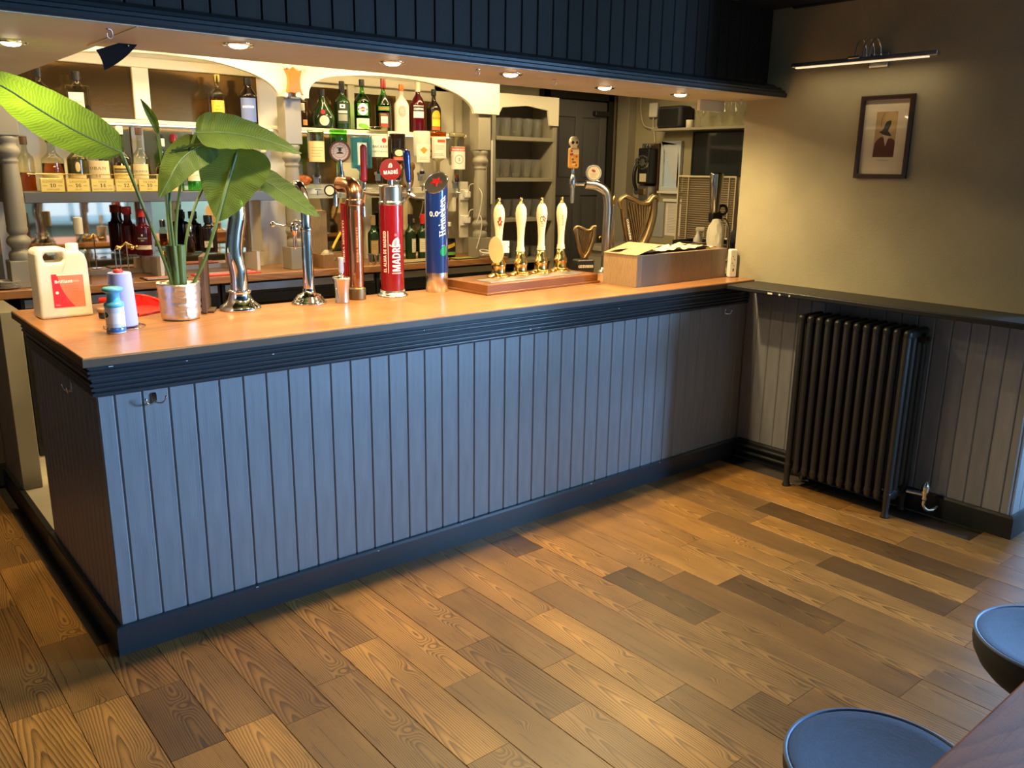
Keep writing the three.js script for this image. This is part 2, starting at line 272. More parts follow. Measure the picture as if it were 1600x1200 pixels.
// ---------- walls, ceiling ----------
const XW = 3.645, HC = 2.59;
struct('ceiling', span(-3.3, 6.6, HC, HC + 0.12, -2.8, 5), M.ceiling);
struct('wall_right', span(XW + 0.008, XW + 0.16, -0.02, HC, -0.12, 1.588), M.wall);
struct('wall_corner_return', span(XW + 0.16, 6.5, -0.02, HC, 1.45, 1.588), M.wall);
struct('wall_bar_back', span(-3.3, 5.35, -0.02, HC, -2.75, -2.6), M.wall);
struct('wall_bar_side', span(5.2, 5.35, -0.02, HC, -2.6, 1.45), M.wall);
struct('wall_left', span(-3.35, -3.2, -0.02, HC, -2.6, 4.8), std([0.1, 0.07, 0.045], 0.6, 0, { bumpMap: rep(BRUSH, 2, 1), bumpScale: 0.0006 }));
{
  const [z0, z1, y0, y1] = SIDE_WINDOW;
  struct('wall_far_right', merge([span(6.5, 6.65, -0.02, HC, 1.45, z0), span(6.5, 6.65, -0.02, HC, z1, 5), span(6.5, 6.65, -0.02, y0, z0, z1), span(6.5, 6.65, y1, HC, z0, z1)]), M.wall);
  const f = [span(6.53, 6.58, y0, y0 + 0.06, z0, z1), span(6.53, 6.58, y1 - 0.05, y1, z0, z1)];
  for (let k = 0; k <= 3; k++) { const z = z0 + ((z1 - z0) * k) / 3; f.push(span(6.53, 6.58, y0, y1, Math.max(z0, z - 0.025), Math.min(z1, z + 0.025))); }
  const w = struct('window_3', merge(f), std([0.8, 0.8, 0.78], 0.4));
  for (let k = 0; k < 3; k++) part(w, 'pane', box(0.006, y1 - y0 - 0.1, (z1 - z0) / 3 - 0.06, 6.555, (y0 + y1) / 2, z0 + ((z1 - z0) * (k + 0.5)) / 3), M.glass);
}
struct('wall_passage', merge([span(-3.2, 0.04, -0.02, HC, -2.4, -2.15)]), std([0.07, 0.05, 0.032], 0.7));
{                                                                       // the window wall behind the camera
  const s = [], [[a0, a1], [b0, b1]] = WINDOWS;
  s.push(span(-3.35, a0, -0.02, HC, 4.8, 5), span(a1, b0, -0.02, HC, 4.8, 5), span(b1, 6.65, -0.02, HC, 4.8, 5));
  for (const [x0, x1, y0, y1] of WINDOWS) s.push(span(x0, x1, -0.02, y0, 4.8, 5), span(x0, x1, y1, HC, 4.8, 5));
  struct('wall_window', merge(s), M.wall);
  WINDOWS.forEach(([x0, x1, y0, y1], i) => {
    const n = 3, f = [span(x0, x1, y0, y0 + 0.07, 4.82, 4.88), span(x0, x1, y1 - 0.06, y1, 4.82, 4.88), span(x0, x1, y0 + 0.42, y0 + 0.455, 4.825, 4.875)];
    for (let k = 0; k <= n; k++) { const x = x0 + ((x1 - x0) * k) / n; f.push(span(Math.max(x0, x - 0.03), Math.min(x1, x + 0.03), y0, y1, 4.82, 4.88)); }
    const w = struct('window_' + (i + 1), merge(f), std([0.8, 0.8, 0.78], 0.4));
    part(w, 'window_sill', rspan(x0 - 0.05, x1 + 0.05, y0 - 0.04, y0, 4.66, 4.82, 0.008), M.white);
    for (let k = 0; k < n; k++) part(w, 'pane', box((x1 - x0) / n - 0.06, y1 - y0 - 0.1, 0.006, x0 + ((x1 - x0) * (k + 0.5)) / n, (y0 + y1) / 2, 4.85), M.glass);
  });
}
// tongue-and-groove boarding
function boardGeo(w, h, t = 0.012, c = 0.0055) { const g = ext(poly([[0.0004, 0], [w - 0.0004, 0], [w - 0.0004, t - c], [w - c, t], [c, t], [0.0004, t - c]]), h); g.rotateX(PI / 2); g.translate(0, h, 0); return g; }
function boarding(parent, name, mat, from, dir, len, y0, y1, turn, pitch = 0.09, first = pitch) {   // boards along dir from a corner; turn: which way they face
  const full = boardGeo(pitch, y1 - y0);
  for (let s = 0, i = 0; s < len - 0.004; i++) {
    const w = Math.min(i ? pitch : first, len - s);
    part(parent, name, Math.abs(w - pitch) < 1e-6 ? full : boardGeo(w, y1 - y0), mat, [from[0] + dir[0] * s, y0 + (rnd() - 0.5) * 0.0004, from[1] + dir[1] * s], [0, turn, 0]);
    s += w;
  }
}
// wainscot on the right wall: faces -x, boards run from the bar towards the room
{
  const w = scene.getObjectByName('wall_right');
  boarding(w, 'board', M.paint, [XW + 0.0115, 0.0], [0, 1], 1.588, 0.02, 1.06, -PI / 2, 0.086);
  const r = scene.getObjectByName('wall_corner_return');
  boarding(r, 'board', M.paint, [XW + 0.008, 1.5885], [1, 0], 1.9, 0.02, 1.06, 0, 0.09);
}
struct('baseboard_right', run([[0, 0], [0.02, 0], [0.02, 0.105], [0.012, 0.116], [0, 0.116]], [[XW, 0.024, -1, 0], [XW, 1.6005, -1, 1], [5.5, 1.6005, 0, 1]]), M.paintDark);
struct('baseboard_passage', span(-3.2, 0.04, 0, 0.12, -2.15, -2.13), M.paintDark);
// painted shelf along the right wall over the radiator, with chipped edge
{
  const s = tag(part(scene, 'wall_shelf', rspan(XW - 0.285, XW + 0.008, 1.064, 1.092, 0.05, 1.62, 0.008, 2), M.paintDark), 'black painted shelf ledge along the wall above the radiator', 'shelf');
  part(s, 'shelf_end', rspan(XW + 0.008, XW + 1.6, 1.064, 1.092, 1.6, 1.78, 0.008, 1), M.paintDark);
  part(s, 'batten', span(XW - 0.03, XW, 1.035, 1.064, 0.06, 1.588), M.paintDark);
  for (const [z, l] of [[0.34, 0.03], [0.4, 0.012], [0.46, 0.008]]) part(s, 'paint_chip', rbox(0.0012, 0.009, l, 0.0005, XW - 0.2852, 1.074, z), M.white, null, null, 'bare chipped spot on the black shelf edge');
}
// ---------- overhead bulkhead (soffit) ----------
{
  const under = ext(poly([[-3.1, 0.13], [XW + 0.008, 0.13], [XW + 0.008, -0.45], [0.23, -0.45], [0.23, -2.15], [-3.1, -2.15]]), 0.025);
  under.rotateX(PI / 2); under.translate(0, 2.145, 0);
  const s = struct('ceiling_bulkhead', metric(under), M.soffit);
  boarding(s, 'board', M.fascia, [-1.6, 0.008], [1, 0], XW + 1.6, 2.18, HC, 0, 0.09);
  part(s, 'core', merge([span(-3.1, XW + 0.008, 2.146, HC, -0.45, 0.007), span(-3.1, 0.2, 2.146, HC, -2.15, -0.451)]), M.fascia);
  part(s, 'cornice', run([[0, 2.122], [0.12, 2.122], [0.125, 2.13], [0.125, 2.142], [0.112, 2.148], [0.112, 2.158], [0.09, 2.165], [0.085, 2.176], [0.06, 2.182], [0.03, 2.196], [0, 2.2]], [[-3.1, 0.021, 0, 1], [XW + 0.007, 0.021, 0, 1]]), M.paintDark);
  part(s, 'joint_bead', span(0.2, 0.206, 2.1185, 2.12, -0.45, 0.12), M.soffit);
  part(s, 'end_board', span(3.42, XW + 0.002, 2.06, 2.119, -0.29, -0.27), M.cream);
}
struct('trim_ceiling', merge([span(XW - 0.02, XW + 0.008, HC - 0.012, HC, 0.15, 1.588)]), M.ceiling);
// hooks under the bulkhead
[[0.15, 0.01], [1.61, -0.011], [2.106, -0.079], [3.561, -0.092]].forEach(([x, z], i) => {
  const h = thing('cup_hook', ['wire hook under the bulkhead, next to the plant end', 'wire hook under the bulkhead, above the blue beer font', 'wire hook under the bulkhead, over the hand pumps', 'wire hook under the bulkhead, beside the olive wall'][i], 'hook', [x, 2.12, z], 0.6 + i);
  part(h, 'plate', rbox(0.016, 0.003, 0.01, 0.001, 0, -0.0015, 0), M.dullSteel);
  part(h, 'wire', tube([[0, 0, 0], [0.012, -0.004, 0], [0.016, -0.016, 0], [0.006, -0.028, 0], [-0.008, -0.024, 0], [-0.01, -0.014, 0]], 0.0013, 20, 5), M.dullSteel);
});
function downlight(name, label, x, y, z, I, angle, group, soft = 0.75) {
  const d = thing(name, label, 'downlight', [x, y, z], 0, group);
  part(d, 'ring', lathe([[0.034, 0], [0.035, -0.005], [0.05, -0.006], [0.053, -0.001], [0.053, 0]], 28), M.chrome);
  part(d, 'bulb', lathe([[0, -0.014], [0.014, -0.0135], [0.026, -0.0105], [0.033, -0.004], [0.034, 0]], 20), M.bulb);
  const l = new THREE.SpotLight(WARM, I, 0, angle, soft, 2);
  l.position.set(0, -0.0125, 0); l.target.position.set(0, -1, 0); l.shadow.radius = 1.2; l.castShadow = true; l.name = 'lamp';
  d.add(l, l.target);
}
[[-0.02, -0.55, 'over the plastic jug'], [0.579, -0.025, 'in front of the palm leaves'], [1.226, -0.068, 'over the copper beer font'], [1.813, -0.041, 'over the blue beer font'], [2.526, -0.164, 'over the end of the hand pumps'], [3.08, -0.138, 'over the cardboard box']].forEach(([x, z, w]) =>
  downlight('downlight', 'small round chrome downlight in the bulkhead ' + w, x, 2.1195, z, SPOT_I, 1.32, 'downlights above the counter'));
[[0.55, 1], [1.45, 1], [2.35, 1], [3.25, 1], [4.4, 0.4]].forEach(([x, dim]) => {                            // opal disc lamps on the aisle ceiling
  const d = thing('ceiling_disc_lamp', 'round opal ceiling lamp over the serving aisle', 'ceiling lamp', [x, HC - 0.001, -1.7], 0, 'lamps over the serving aisle');
  part(d, 'base', lathe([[0.12, 0], [0.122, -0.012], [0.112, -0.016], [0, -0.016]], 32), M.white);
  part(d, 'shade', lathe([[0.112, -0.016], [0.112, -0.03], [0.09, -0.045], [0, -0.05]], 32), M.strip);
  const l = new THREE.SpotLight(WARM, AISLE_I * dim, 0, 1.53, 0.25, 2);
  l.position.set(0, -0.056, 0); l.target.position.set(0, -1, 0); l.shadow.radius = 5.5; l.castShadow = true; l.name = 'lamp';
  d.add(l, l.target);
});
// ---------- the bar ----------
const bar = thing('bar_counter', 'long bar counter with grey boarded front and dark plinth', 'bar');
{
  part(bar, 'carcass', merge([span(0.012, XW + 0.007, 0.02, 1.066, -0.5, -0.0125), span(0.012, 0.5, 0.02, 1.066, -1.02, -0.5)]), M.slate);
  boarding(bar, 'board', M.paint, [0, -0.012], [1, 0], XW, 0.1, 0.975, 0, 0.09, 0.056);
  boarding(bar, 'board', M.paint, [0.012, -1.02], [0, 1], 1.02, 0.1, 0.975, -PI / 2, 0.068);
  {                                                                     // reeded moulding: a stack of rounded beads between fillets
    const pr = [[-0.006, 0.955], [0.004, 0.955]], bead = (y, h, o) => { for (let i = 0; i <= 6; i++) { const q = (i / 6) * PI; pr.push([o + Math.sin(q) * h * 0.55, y + h * 0.5 * (1 - Math.cos(q))]); } pr.push([o - 0.003, y + h], [o - 0.003, y + h + 0.003]); };
    bead(0.956, 0.017, 0.004); bead(0.977, 0.013, 0.009); bead(0.994, 0.013, 0.012); pr.push([0.012, 1.012], [0.012, 1.022]); bead(1.022, 0.013, 0.016); bead(1.039, 0.012, 0.018);
    pr.push([0.022, 1.056], [0.022, 1.0675], [-0.006, 1.0675]);
    part(bar, 'moulding', run(pr, [[XW, 0, 0, 1], [0, 0, -1, 1], [0, -1.04, -1, 0]]), M.paintGloss);
  }
  part(bar, 'plinth', run([[-0.006, 0], [0.022, 0], [0.022, 0.098], [0.016, 0.108], [-0.006, 0.11]], [[XW - 0.0205, 0, 0, 1], [0, 0, -1, 1], [0, -1.04, -1, 0]]), M.paintGloss);
  for (const [x, y, l] of [[0.3, 1.046, 0.012], [0.62, 1.029, 0.016], [1.3, 1.046, 0.01], [1.9, 0.985, 0.018], [2.5, 1.029, 0.012], [0.05, 1.06, 0.03], [0.5, 0.106, 0.02], [1.05, 0.1, 0.016], [1.5, 0.106, 0.012], [2.35, 0.106, 0.02], [2.9, 0.106, 0.014]])   // chipped paint on the mouldings
    part(bar, 'paint_chip', rbox(l * 0.5, 0.0026, 0.0012, 0.0005, x, y, y > 0.5 ? 0.0246 : 0.0224), M.white, null, null, 'bare chipped spot on the dark moulding');
  for (const [x, z, turn] of [[0.184, 0.0005, 0], [3.433, 0.0005, 0], [-0.0005, -0.335, -PI / 2]]) {   // coat hooks
    const h = new THREE.Group(); h.name = 'coat_hook'; h.position.set(x, 0.925, z); h.rotation.y = turn; bar.add(h);
    part(h, 'plate', mv(ext(rrect(0.02, 0.04, 0.009), 0.003, 0.001), 0, 0, 0), M.chrome);
    for (const s of [-1, 1]) part(h, 'prong', merge([tube([[0, -0.012, 0.003], [s * 0.012, -0.018, 0.012], [s * 0.026, -0.014, 0.02], [s * 0.034, 0.002, 0.024]], 0.0032, 16, 7), mv(new THREE.SphereGeometry(0.005, 10, 8), s * 0.034, 0.003, 0.024)]), M.chrome);
  }
  const L = ext(poly([[-0.036, 0.036], [XW + 0.006, 0.036], [XW + 0.006, -0.69], [0.6, -0.69], [0.6, -1.135], [-0.036, -1.135]]), 0.024, 0.004, 2);
  L.rotateX(PI / 2); L.translate(0, 1.096, 0);
  const wt = tag(part(scene, 'bar_worktop', L, M.top), 'long L-shaped varnished wood bar top', 'worktop');
  part(wt, 'edge_strip', run([[0, 1.068], [0.0015, 1.068], [0.0015, 1.094], [0, 1.0955]], [[XW + 0.006, 0.036, 0, 1], [-0.036, 0.036, -1, 1], [-0.036, -1.135, -1, 0]]), M.topEdge, null, null, 'dark worn front edge of the bar top');
}
tag(part(scene, 'drip_shelf', merge([rspan(0.62, 3.6, 0.98, 1.0, -0.95, -0.5, 0.004), span(0.62, 3.6, 1.0, 1.05, -0.955, -0.945)]), M.dullSteel), 'stainless steel servery shelf behind the bar', 'shelf');
struct('floor_aisle', merge([span(0.0, 5.2, -0.02, 0.1, -2.6, -1.04), span(0.5, 5.2, -0.02, 0.1, -1.04, -0.5)]), M.vinyl);
struct('trim_step', merge([span(-0.02, 0.0, 0, 0.104, -2.1, -1.04), span(-0.02, 0.004, 0.1, 0.108, -2.1, -1.04)]), M.paintDark);
// ---------- radiator under the shelf ----------
{
  const rad = thing('column_radiator', 'dark cast iron column radiator under the wall shelf', 'radiator', [3.5, 0, 0.49]);
  const n = 12, p = 0.0525, x0 = -0.1, dx = 0.062;
  const sec = [];
  for (let k = 0; k < 4; k++) {
    const x = x0 + 0.012 + k * dx * 0.95;
    sec.push(mv(new THREE.CapsuleGeometry(0.019, 0.86, 4, 10), x, 0.53, 0));
  }
  sec.push(rbox(0.215, 0.05, 0.042, 0.02, 0.0, 0.955, 0, 3), rbox(0.215, 0.05, 0.042, 0.02, 0.0, 0.12, 0, 3));
  const g = merge(sec);
  const hub = new THREE.CylinderGeometry(0.026, 0.026, p, 14).rotateX(PI / 2);
  for (let i = 0; i < n; i++) {
    const s = part(rad, 'column', g, M.iron, [0, 0, 0.03 + i * p]);
    for (const y of [0.93, 0.13]) part(s, 'nipple', hub, M.iron, [0.03, y, 0]);
  }
  for (const i of [0, n - 1]) for (const x of [-0.088, 0.085]) part(rad, 'foot', merge([lathe([[0.016, 0.14], [0.018, 0.08], [0.015, 0.03], [0.022, 0.006], [0.024, 0], [0, 0]], 12)]), M.iron, [x, 0, 0.03 + i * p]);
  part(rad, 'plug', merge([mv(new THREE.CylinderGeometry(0.026, 0.026, 0.02, 8).rotateX(PI / 2), 0.03, 0.93, 0.03 + (n - 1) * p + 0.033), mv(new THREE.CylinderGeometry(0.012, 0.012, 0.02, 6).rotateX(PI / 2), 0.03, 0.93, 0.03 + (n - 1) * p + 0.05)]), M.iron);
  const v = part(rad, 'valve', merge([mv(lathe([[0.012, 0], [0.017, 0.01], [0.013, 0.025], [0.02, 0.04], [0.021, 0.075], [0.012, 0.088], [0.006, 0.1], [0, 0.102]], 16), 0.05, 0.1, 0.735), tube([[0.05, 0.1, 0.735], [0.05, 0.07, 0.735], [0.06, 0.05, 0.75], [0.09, 0.05, 0.77], [0.12, 0.06, 0.775]], 0.011, 16, 8), tube([[0.03, 0.13, 0.65], [0.04, 0.13, 0.69], [0.05, 0.13, 0.735]], 0.013, 10, 8)]), M.chrome, null, null, 'chrome radiator valve');
  part(rad, 'return_valve', merge([mv(lathe([[0.012, 0], [0.018, 0.01], [0.018, 0.035], [0.01, 0.05], [0, 0.052]], 14), 0.03, 0.1, -0.03), tube([[0.03, 0.13, 0.03], [0.03, 0.12, -0.01], [0.03, 0.11, -0.04]], 0.012, 8, 8)]), M.brass);
}
for (const [y, l] of [[0.085, 'upper of the two black heating pipes by the radiator'], [0.045, 'lower of the two black heating pipes by the radiator']])
  tag(part(scene, 'heating_pipe', tube([[XW - 0.04, y, 0.03], [XW - 0.04, y, 0.25], [XW - 0.04, y, 0.4]], 0.011, 8, 8), M.paintDark), l, 'pipe');
// ---------- picture and picture light ----------
{
  const y0 = 1.695, y1 = 2.104, z0 = 0.597, z1 = 0.877, w = z1 - z0, h = y1 - y0;
  const p = thing('picture', 'small framed print of a gentleman figure under the wall lamp', 'picture', [XW + 0.008, (y0 + y1) / 2, (z0 + z1) / 2], -PI / 2);
  const a = w / 2, b = h / 2, f = poly([[-a, -b], [a, -b], [a, b], [-a, b]]); f.holes.push(poly([[-a + 0.022, -b + 0.022], [a - 0.022, -b + 0.022], [a - 0.022, b - 0.022], [-a + 0.022, b - 0.022]]));
  part(p, 'frame', ext(f, 0.012, 0.005, 3), std([0.03, 0.012, 0.007], 0.3), [0, 0, 0.006]);
  const art = print(280, 430, '#efe3c8', (c, W, H) => {
    c.strokeStyle = '#d9c8a2'; c.strokeRect(14, 14, W - 28, H - 28);
    c.fillStyle = '#c9a876'; c.fillRect(78, 70, 130, 260); c.fillStyle = '#d8b87c'; c.beginPath(); c.ellipse(170, 130, 40, 60, 0, 0, 7); c.fill();
    c.fillStyle = '#6b3524'; c.beginPath(); c.moveTo(78, 330); c.lineTo(84, 250); c.quadraticCurveTo(120, 190, 150, 230); c.quadraticCurveTo(200, 210, 208, 250); c.lineTo(208, 330); c.fill();
    c.fillStyle = '#d9cdb4'; c.beginPath(); c.moveTo(130, 200); c.lineTo(170, 205); c.lineTo(150, 270); c.fill();
    c.fillStyle = '#33332e'; c.beginPath(); c.moveTo(104, 185); c.quadraticCurveTo(130, 180, 134, 150); c.quadraticCurveTo(140, 118, 172, 122); c.quadraticCurveTo(178, 140, 158, 180); c.quadraticCurveTo(175, 196, 182, 208); c.quadraticCurveTo(140, 212, 104, 185); c.fill();
    c.strokeStyle = '#7a4a2c'; c.lineWidth = 3; c.beginPath(); c.moveTo(130, 75); c.quadraticCurveTo(105, 110, 116, 160); c.stroke();
    c.strokeStyle = '#a8946c'; c.lineWidth = 2; c.beginPath(); c.moveTo(105, 348); c.bezierCurveTo(125, 342, 150, 354, 182, 347); c.stroke();
  });
  part(p, 'print', flat(w - 0.04, h - 0.04, art), M.print, [0, 0, 0.005]);
  part(p, 'glazing', box(w - 0.042, h - 0.042, 0.002, 0, 0, 0.009), M.glass);
}
{
  const zc = 0.64, l = thing('picture_light', 'brushed metal bar lamp on twin arches above the picture', 'wall lamp', [XW + 0.008, 2.272, zc], -PI / 2);   // local x runs along +z, local z out of the wall
  part(l, 'back_plate', rbox(0.1, 0.07, 0.025, 0.005, 0.03, 0.0, 0.0125), M.steel);
  part(l, 'bar', rbox(0.765, 0.022, 0.04, 0.004, 0, -0.005, 0.14, 3), M.steel);
  for (const x of [-0.035, 0.005, 0.04]) part(l, 'arch', tube([[x, 0.01, 0.025], [x, 0.075, 0.045], [x, 0.1, 0.085], [x, 0.07, 0.125], [x, 0.004, 0.14]], 0.004, 20, 7), M.chrome);
  part(l, 'clip', rbox(0.06, 0.012, 0.044, 0.003, -0.03, 0.008, 0.14), M.steel);
  part(l, 'tube', rbox(0.7, 0.006, 0.022, 0.003, -0.01, -0.019, 0.145, 2), M.lampGlow);
  const r = new THREE.RectAreaLight(new THREE.Color().setRGB(1, 0.8, 0.48), 20, 0.7, 0.02);
  r.position.set(-0.01, -0.0235, 0.145); r.rotation.x = -PI / 2; r.name = 'lamp'; l.add(r);
}
// ---------- back bar ----------
const BZ = -2.55, CY = 1.06;                                            // mirror plane, height of the back counter
tag(part(scene, 'back_worktop', merge([rspan(0.05, 3.512, CY - 0.045, CY, -2.6, -2.1, 0.006, 2)]), M.top), 'wood worktop of the back counter under the bottle shelves', 'worktop');
tag(part(scene, 'counter_end_panel', rspan(0.0, 0.088, 0.1005, CY - 0.046, -2.14, -1.68, 0.004), M.greyTrim), 'scuffed beige upright panel at the open end of the back counter', 'panel');
{
  const labels = ['black under-counter bottle cooler below the potted plant side of the back counter', 'black under-counter bottle cooler behind the copper beer font', 'black under-counter bottle cooler behind the hand pumps'];
  [0.18, 1.29, 2.4].forEach((x, i) => {
    const f = thing('bottle_cooler', labels[i], 'fridge', [x, 0.1, -2.57]);
    part(f, 'cabinet', rspan(0, 1.1, 0, 0.9, 0, 0.36, 0.006), M.blackMatt);
    part(f, 'control_strip', span(0.02, 1.08, 0.845, 0.89, 0.36, 0.368), M.dullSteel);
    for (const s of [0, 1]) {
      const d = part(f, 'door', (() => { const o = rrect(0.52, 0.78, 0.01); o.holes.push(rrect(0.42, 0.66, 0.008)); return mv(ext(o, 0.03, 0.003), 0.285 + s * 0.53, 0.44, 0.365); })(), M.black);
      part(d, 'pane', box(0.43, 0.67, 0.006, 0.285 + s * 0.53, 0.44, 0.38), G.dark);
      part(d, 'handle', tube([[s ? 0.585 : 0.515, 0.6, 0.4], [s ? 0.585 : 0.515, 0.62, 0.42], [s ? 0.585 : 0.515, 0.72, 0.42], [s ? 0.585 : 0.515, 0.74, 0.4]], 0.006, 14, 7), M.dullSteel);
    }
  });
}
const bb = thing('back_bar', 'cream and grey back bar frame with turned columns, arched valance and mirrors', 'back bar');
{
  part(bb, 'back_board', span(0.16, 3.5, CY, HC, -2.598, BZ - 0.006), M.cream);
  // mirrors
  const mir = (x0, x1, y0, y1, m = M.mirror) => part(bb, 'mirror', span(x0, x1, y0, y1, BZ - 0.006, BZ), m);
  mir(0.3, 0.965, 1.975, 2.27, M.mirrorAged); mir(1.06, 1.74, 1.975, 2.27, M.mirrorAged);
  mir(0.3, 0.93, CY + 0.03, 1.5); mir(1.0, 1.62, CY + 0.03, 1.5);
  mir(0.74, 0.93, 1.59, 1.93, M.mirrorAged); mir(1.0, 1.3, 1.59, 1.93, M.mirrorAged); mir(1.92, 2.3, 1.6, 1.93, M.mirrorAged); mir(2.52, 2.8, 1.6, 1.93, M.mirrorAged);
  mir(1.9, 2.4, 1.975, 2.24, M.mirrorAged); mir(2.45, 2.8, 1.975, 2.22, M.mirrorAged); mir(2.84, 3.12, 1.975, 2.2, M.mirrorAged); mir(1.9, 2.5, CY + 0.03, 1.5); mir(2.56, 3.1, CY + 0.03, 1.5);
  part(bb, 'mullion', rspan(0.965, 1.06, 1.975, 2.33, -2.55, -2.53, 0.004), M.cream); part(bb, 'mullion', rspan(0.93, 1.0, CY, 1.5, -2.55, -2.5, 0.004), M.cream); part(bb, 'mullion', rspan(0.93, 1.0, 1.585, 1.93, -2.55, -2.53, 0.004), M.cream); part(bb, 'mullion', rspan(1.62, 1.7, CY, 1.5, -2.55, -2.5, 0.004), M.cream);
  part(bb, 'mullion', rspan(2.4, 2.45, 1.975, 2.3, -2.55, -2.53, 0.004), M.cream); part(bb, 'mullion', rspan(2.5, 2.56, CY, 1.5, -2.55, -2.52, 0.004), M.cream); part(bb, 'mullion', rspan(3.12, 3.3, CY, 2.35, -2.55, -2.52, 0.004), M.cream);
  part(bb, 'head_rail', rspan(0.2, 3.42, 2.27, 2.33, -2.55, -2.52, 0.006), M.cream);
  // shelves
  part(bb, 'shelf', rspan(0.27, 1.76, 1.94, 1.962, -2.55, -2.31, 0.004), M.cream); part(bb, 'shelf', rspan(1.86, 3.28, 1.94, 1.962, -2.55, -2.33, 0.004), M.cream);
  part(bb, 'shelf', rspan(0.27, 1.76, 1.502, 1.56, -2.55, -2.25, 0.004), M.slate, null, null, 'slate grey lower shelf');
  part(bb, 'socket_board', rspan(3.21, 3.292, 1.2, 1.62, -2.34, -2.325, 0.003), M.cream);
  part(bb, 'optic_rail', rspan(1.88, 3.205, 1.535, 1.575, -2.36, -2.335, 0.004), M.cream);
  for (const x of [1.93, 3.17]) part(bb, 'optic_rail_bracket', span(x, x + 0.03, 1.4, 1.57, -2.55, -2.36), M.cream);
  part(bb, 'low_shelf', rspan(0.42, 1.6, 1.182, 1.19, -2.5, -2.24, 0.003), M.glass, null, null, 'clear glass riser shelf');
  for (const x of [0.44, 0.955, 1.56]) part(bb, 'low_shelf_support', span(x, x + 0.02, CY, 1.182, -2.48, -2.28), M.white);
  part(bb, 'side_panel', rspan(0.2, 0.23, 1.5, 2.35, -2.55, -2.27, 0.003), M.cream); part(bb, 'side_panel', rspan(3.4, 3.43, CY, 2.35, -2.55, -2.27, 0.003), M.greyTrim);
  // slim lamp strips under the upper shelves
  for (const [x0, x1] of [[0.3, 1.74], [1.9, 3.18]]) {
    part(bb, 'lamp_strip', rspan(x0, x1, 1.932, 1.94, -2.35, -2.335, 0.002), M.strip);
    const l = new THREE.RectAreaLight(WARM, SHELF_I, x1 - x0, 0.014);
    l.position.set((x0 + x1) / 2, 1.93, -2.3425); l.rotation.x = -PI / 2 + 0.15; l.name = 'lamp'; bb.add(l);
  }
  // front rail of the whisky shelf
  part(bb, 'gallery_rail', merge([tube([[0.3, 1.655, -2.262], [1, 1.655, -2.262], [1.74, 1.655, -2.262]], 0.0028, 4, 6)]), M.brass);
  // turned columns
  const shaft = lathe([[0.052, 0], [0.056, 0.01], [0.056, 0.03], [0.05, 0.045], [0.038, 0.055], [0.04, 0.065], [0.056, 0.085], [0.06, 0.1], [0.056, 0.115], [0.04, 0.132], [0.044, 0.14], [0.05, 0.15], [0.051, 0.17], [0.048, 0.176], [0.05, 0.19], [0.05, 0.3], [0.047, 0.42], [0.041, 0.5], [0.04, 0.505], [0.046, 0.512], [0.046, 0.522], [0.04, 0.53], [0.047, 0.54], [0.058, 0.556], [0.06, 0.57], [0.054, 0.586], [0.044, 0.6], [0.05, 0.612], [0.056, 0.625], [0.056, 0.638], [0.05, 0.645]], 28);
  for (const x of [0.215, 1.81, 3.335]) {
    const c = new THREE.Group(); c.name = 'column'; c.position.set(x, CY, -2.235); bb.add(c);
    part(c, 'base_block', rbox(0.13, 0.145, 0.13, 0.005, 0, 0.0725, 0), M.greyTrim);
    part(c, 'shaft', shaft, M.greyTrim, [0, 0.145, 0]);
    part(c, 'capital_block', rbox(0.112, 0.29, 0.112, 0.004, 0, 0.935, 0), M.greyTrim);
  }
  // arched valance: two bays cut out of one board
  const s = new THREE.Shape();
  s.moveTo(0.16, 2.45); s.lineTo(0.16, 2.14); s.lineTo(0.285, 2.14);
  s.bezierCurveTo(0.3, 2.2, 0.42, 2.235, 0.62, 2.29); s.quadraticCurveTo(0.99, 2.325, 1.3, 2.3); s.bezierCurveTo(1.5, 2.27, 1.68, 2.23, 1.71, 2.13); s.lineTo(1.91, 2.13);
  s.bezierCurveTo(1.905, 2.21, 1.95, 2.25, 2.1, 2.275); s.quadraticCurveTo(2.5, 2.325, 2.84, 2.285); s.bezierCurveTo(3.02, 2.25, 3.2, 2.2, 3.215, 2.105); s.lineTo(3.45, 2.105); s.lineTo(3.45, 2.45); s.closePath();
  part(bb, 'valance', mv(ext(s, 0.026, 0.003, 1, 20), 0, 0, -2.178), M.cream);
  part(bb, 'crown', rspan(0.14, 3.47, 2.45, HC - 0.002, -2.3, -2.14, 0.006), M.cream);
  // lamp strips hidden behind the valance
  for (const [x0, x1] of [[0.3, 1.7], [1.95, 3.2]]) {
    part(bb, 'lamp_strip', rspan(x0, x1, 2.36, 2.375, -2.26, -2.22, 0.003), M.strip);
    const l = new THREE.RectAreaLight(WARM, STRIP_I, x1 - x0, 0.035);
    l.position.set((x0 + x1) / 2, 2.357, -2.24); l.rotation.x = -PI / 2 + 0.35; l.name = 'lamp'; bb.add(l);
  }
}
// name plates along the whisky shelf
[['GLENKINCHIE', '10', 'LOWLAND'], ['LAGAVULIN', '16', 'ISLAY'], ['OBAN', '14', 'WEST HIGHLAND'], ['CRAGGANMORE', '12', 'SPEYSIDE'], ['TALISKER', '10', 'SKYE'], null].forEach((t, i) => {
  const r = print(170, 104, '#e9cf74', (c, w, h) => { c.strokeStyle = '#8a6a2a'; c.lineWidth = 2; c.strokeRect(3, 3, w - 6, h - 6); if (!t) return; text(c, t[0], w / 2, 24, 21, '#6b5020', 'serif', '', 'center', 150); text(c, t[1], w / 2, 54, 40, '#3f2f10', 'serif'); text(c, t[2], w / 2, 85, 17, '#7a5f2a', 'serif', '', 'center', 150); lines(c, 14, 52, 53, 2, 5, '#8a6a2a'); lines(c, 122, 158, 53, 2, 5, '#8a6a2a'); });
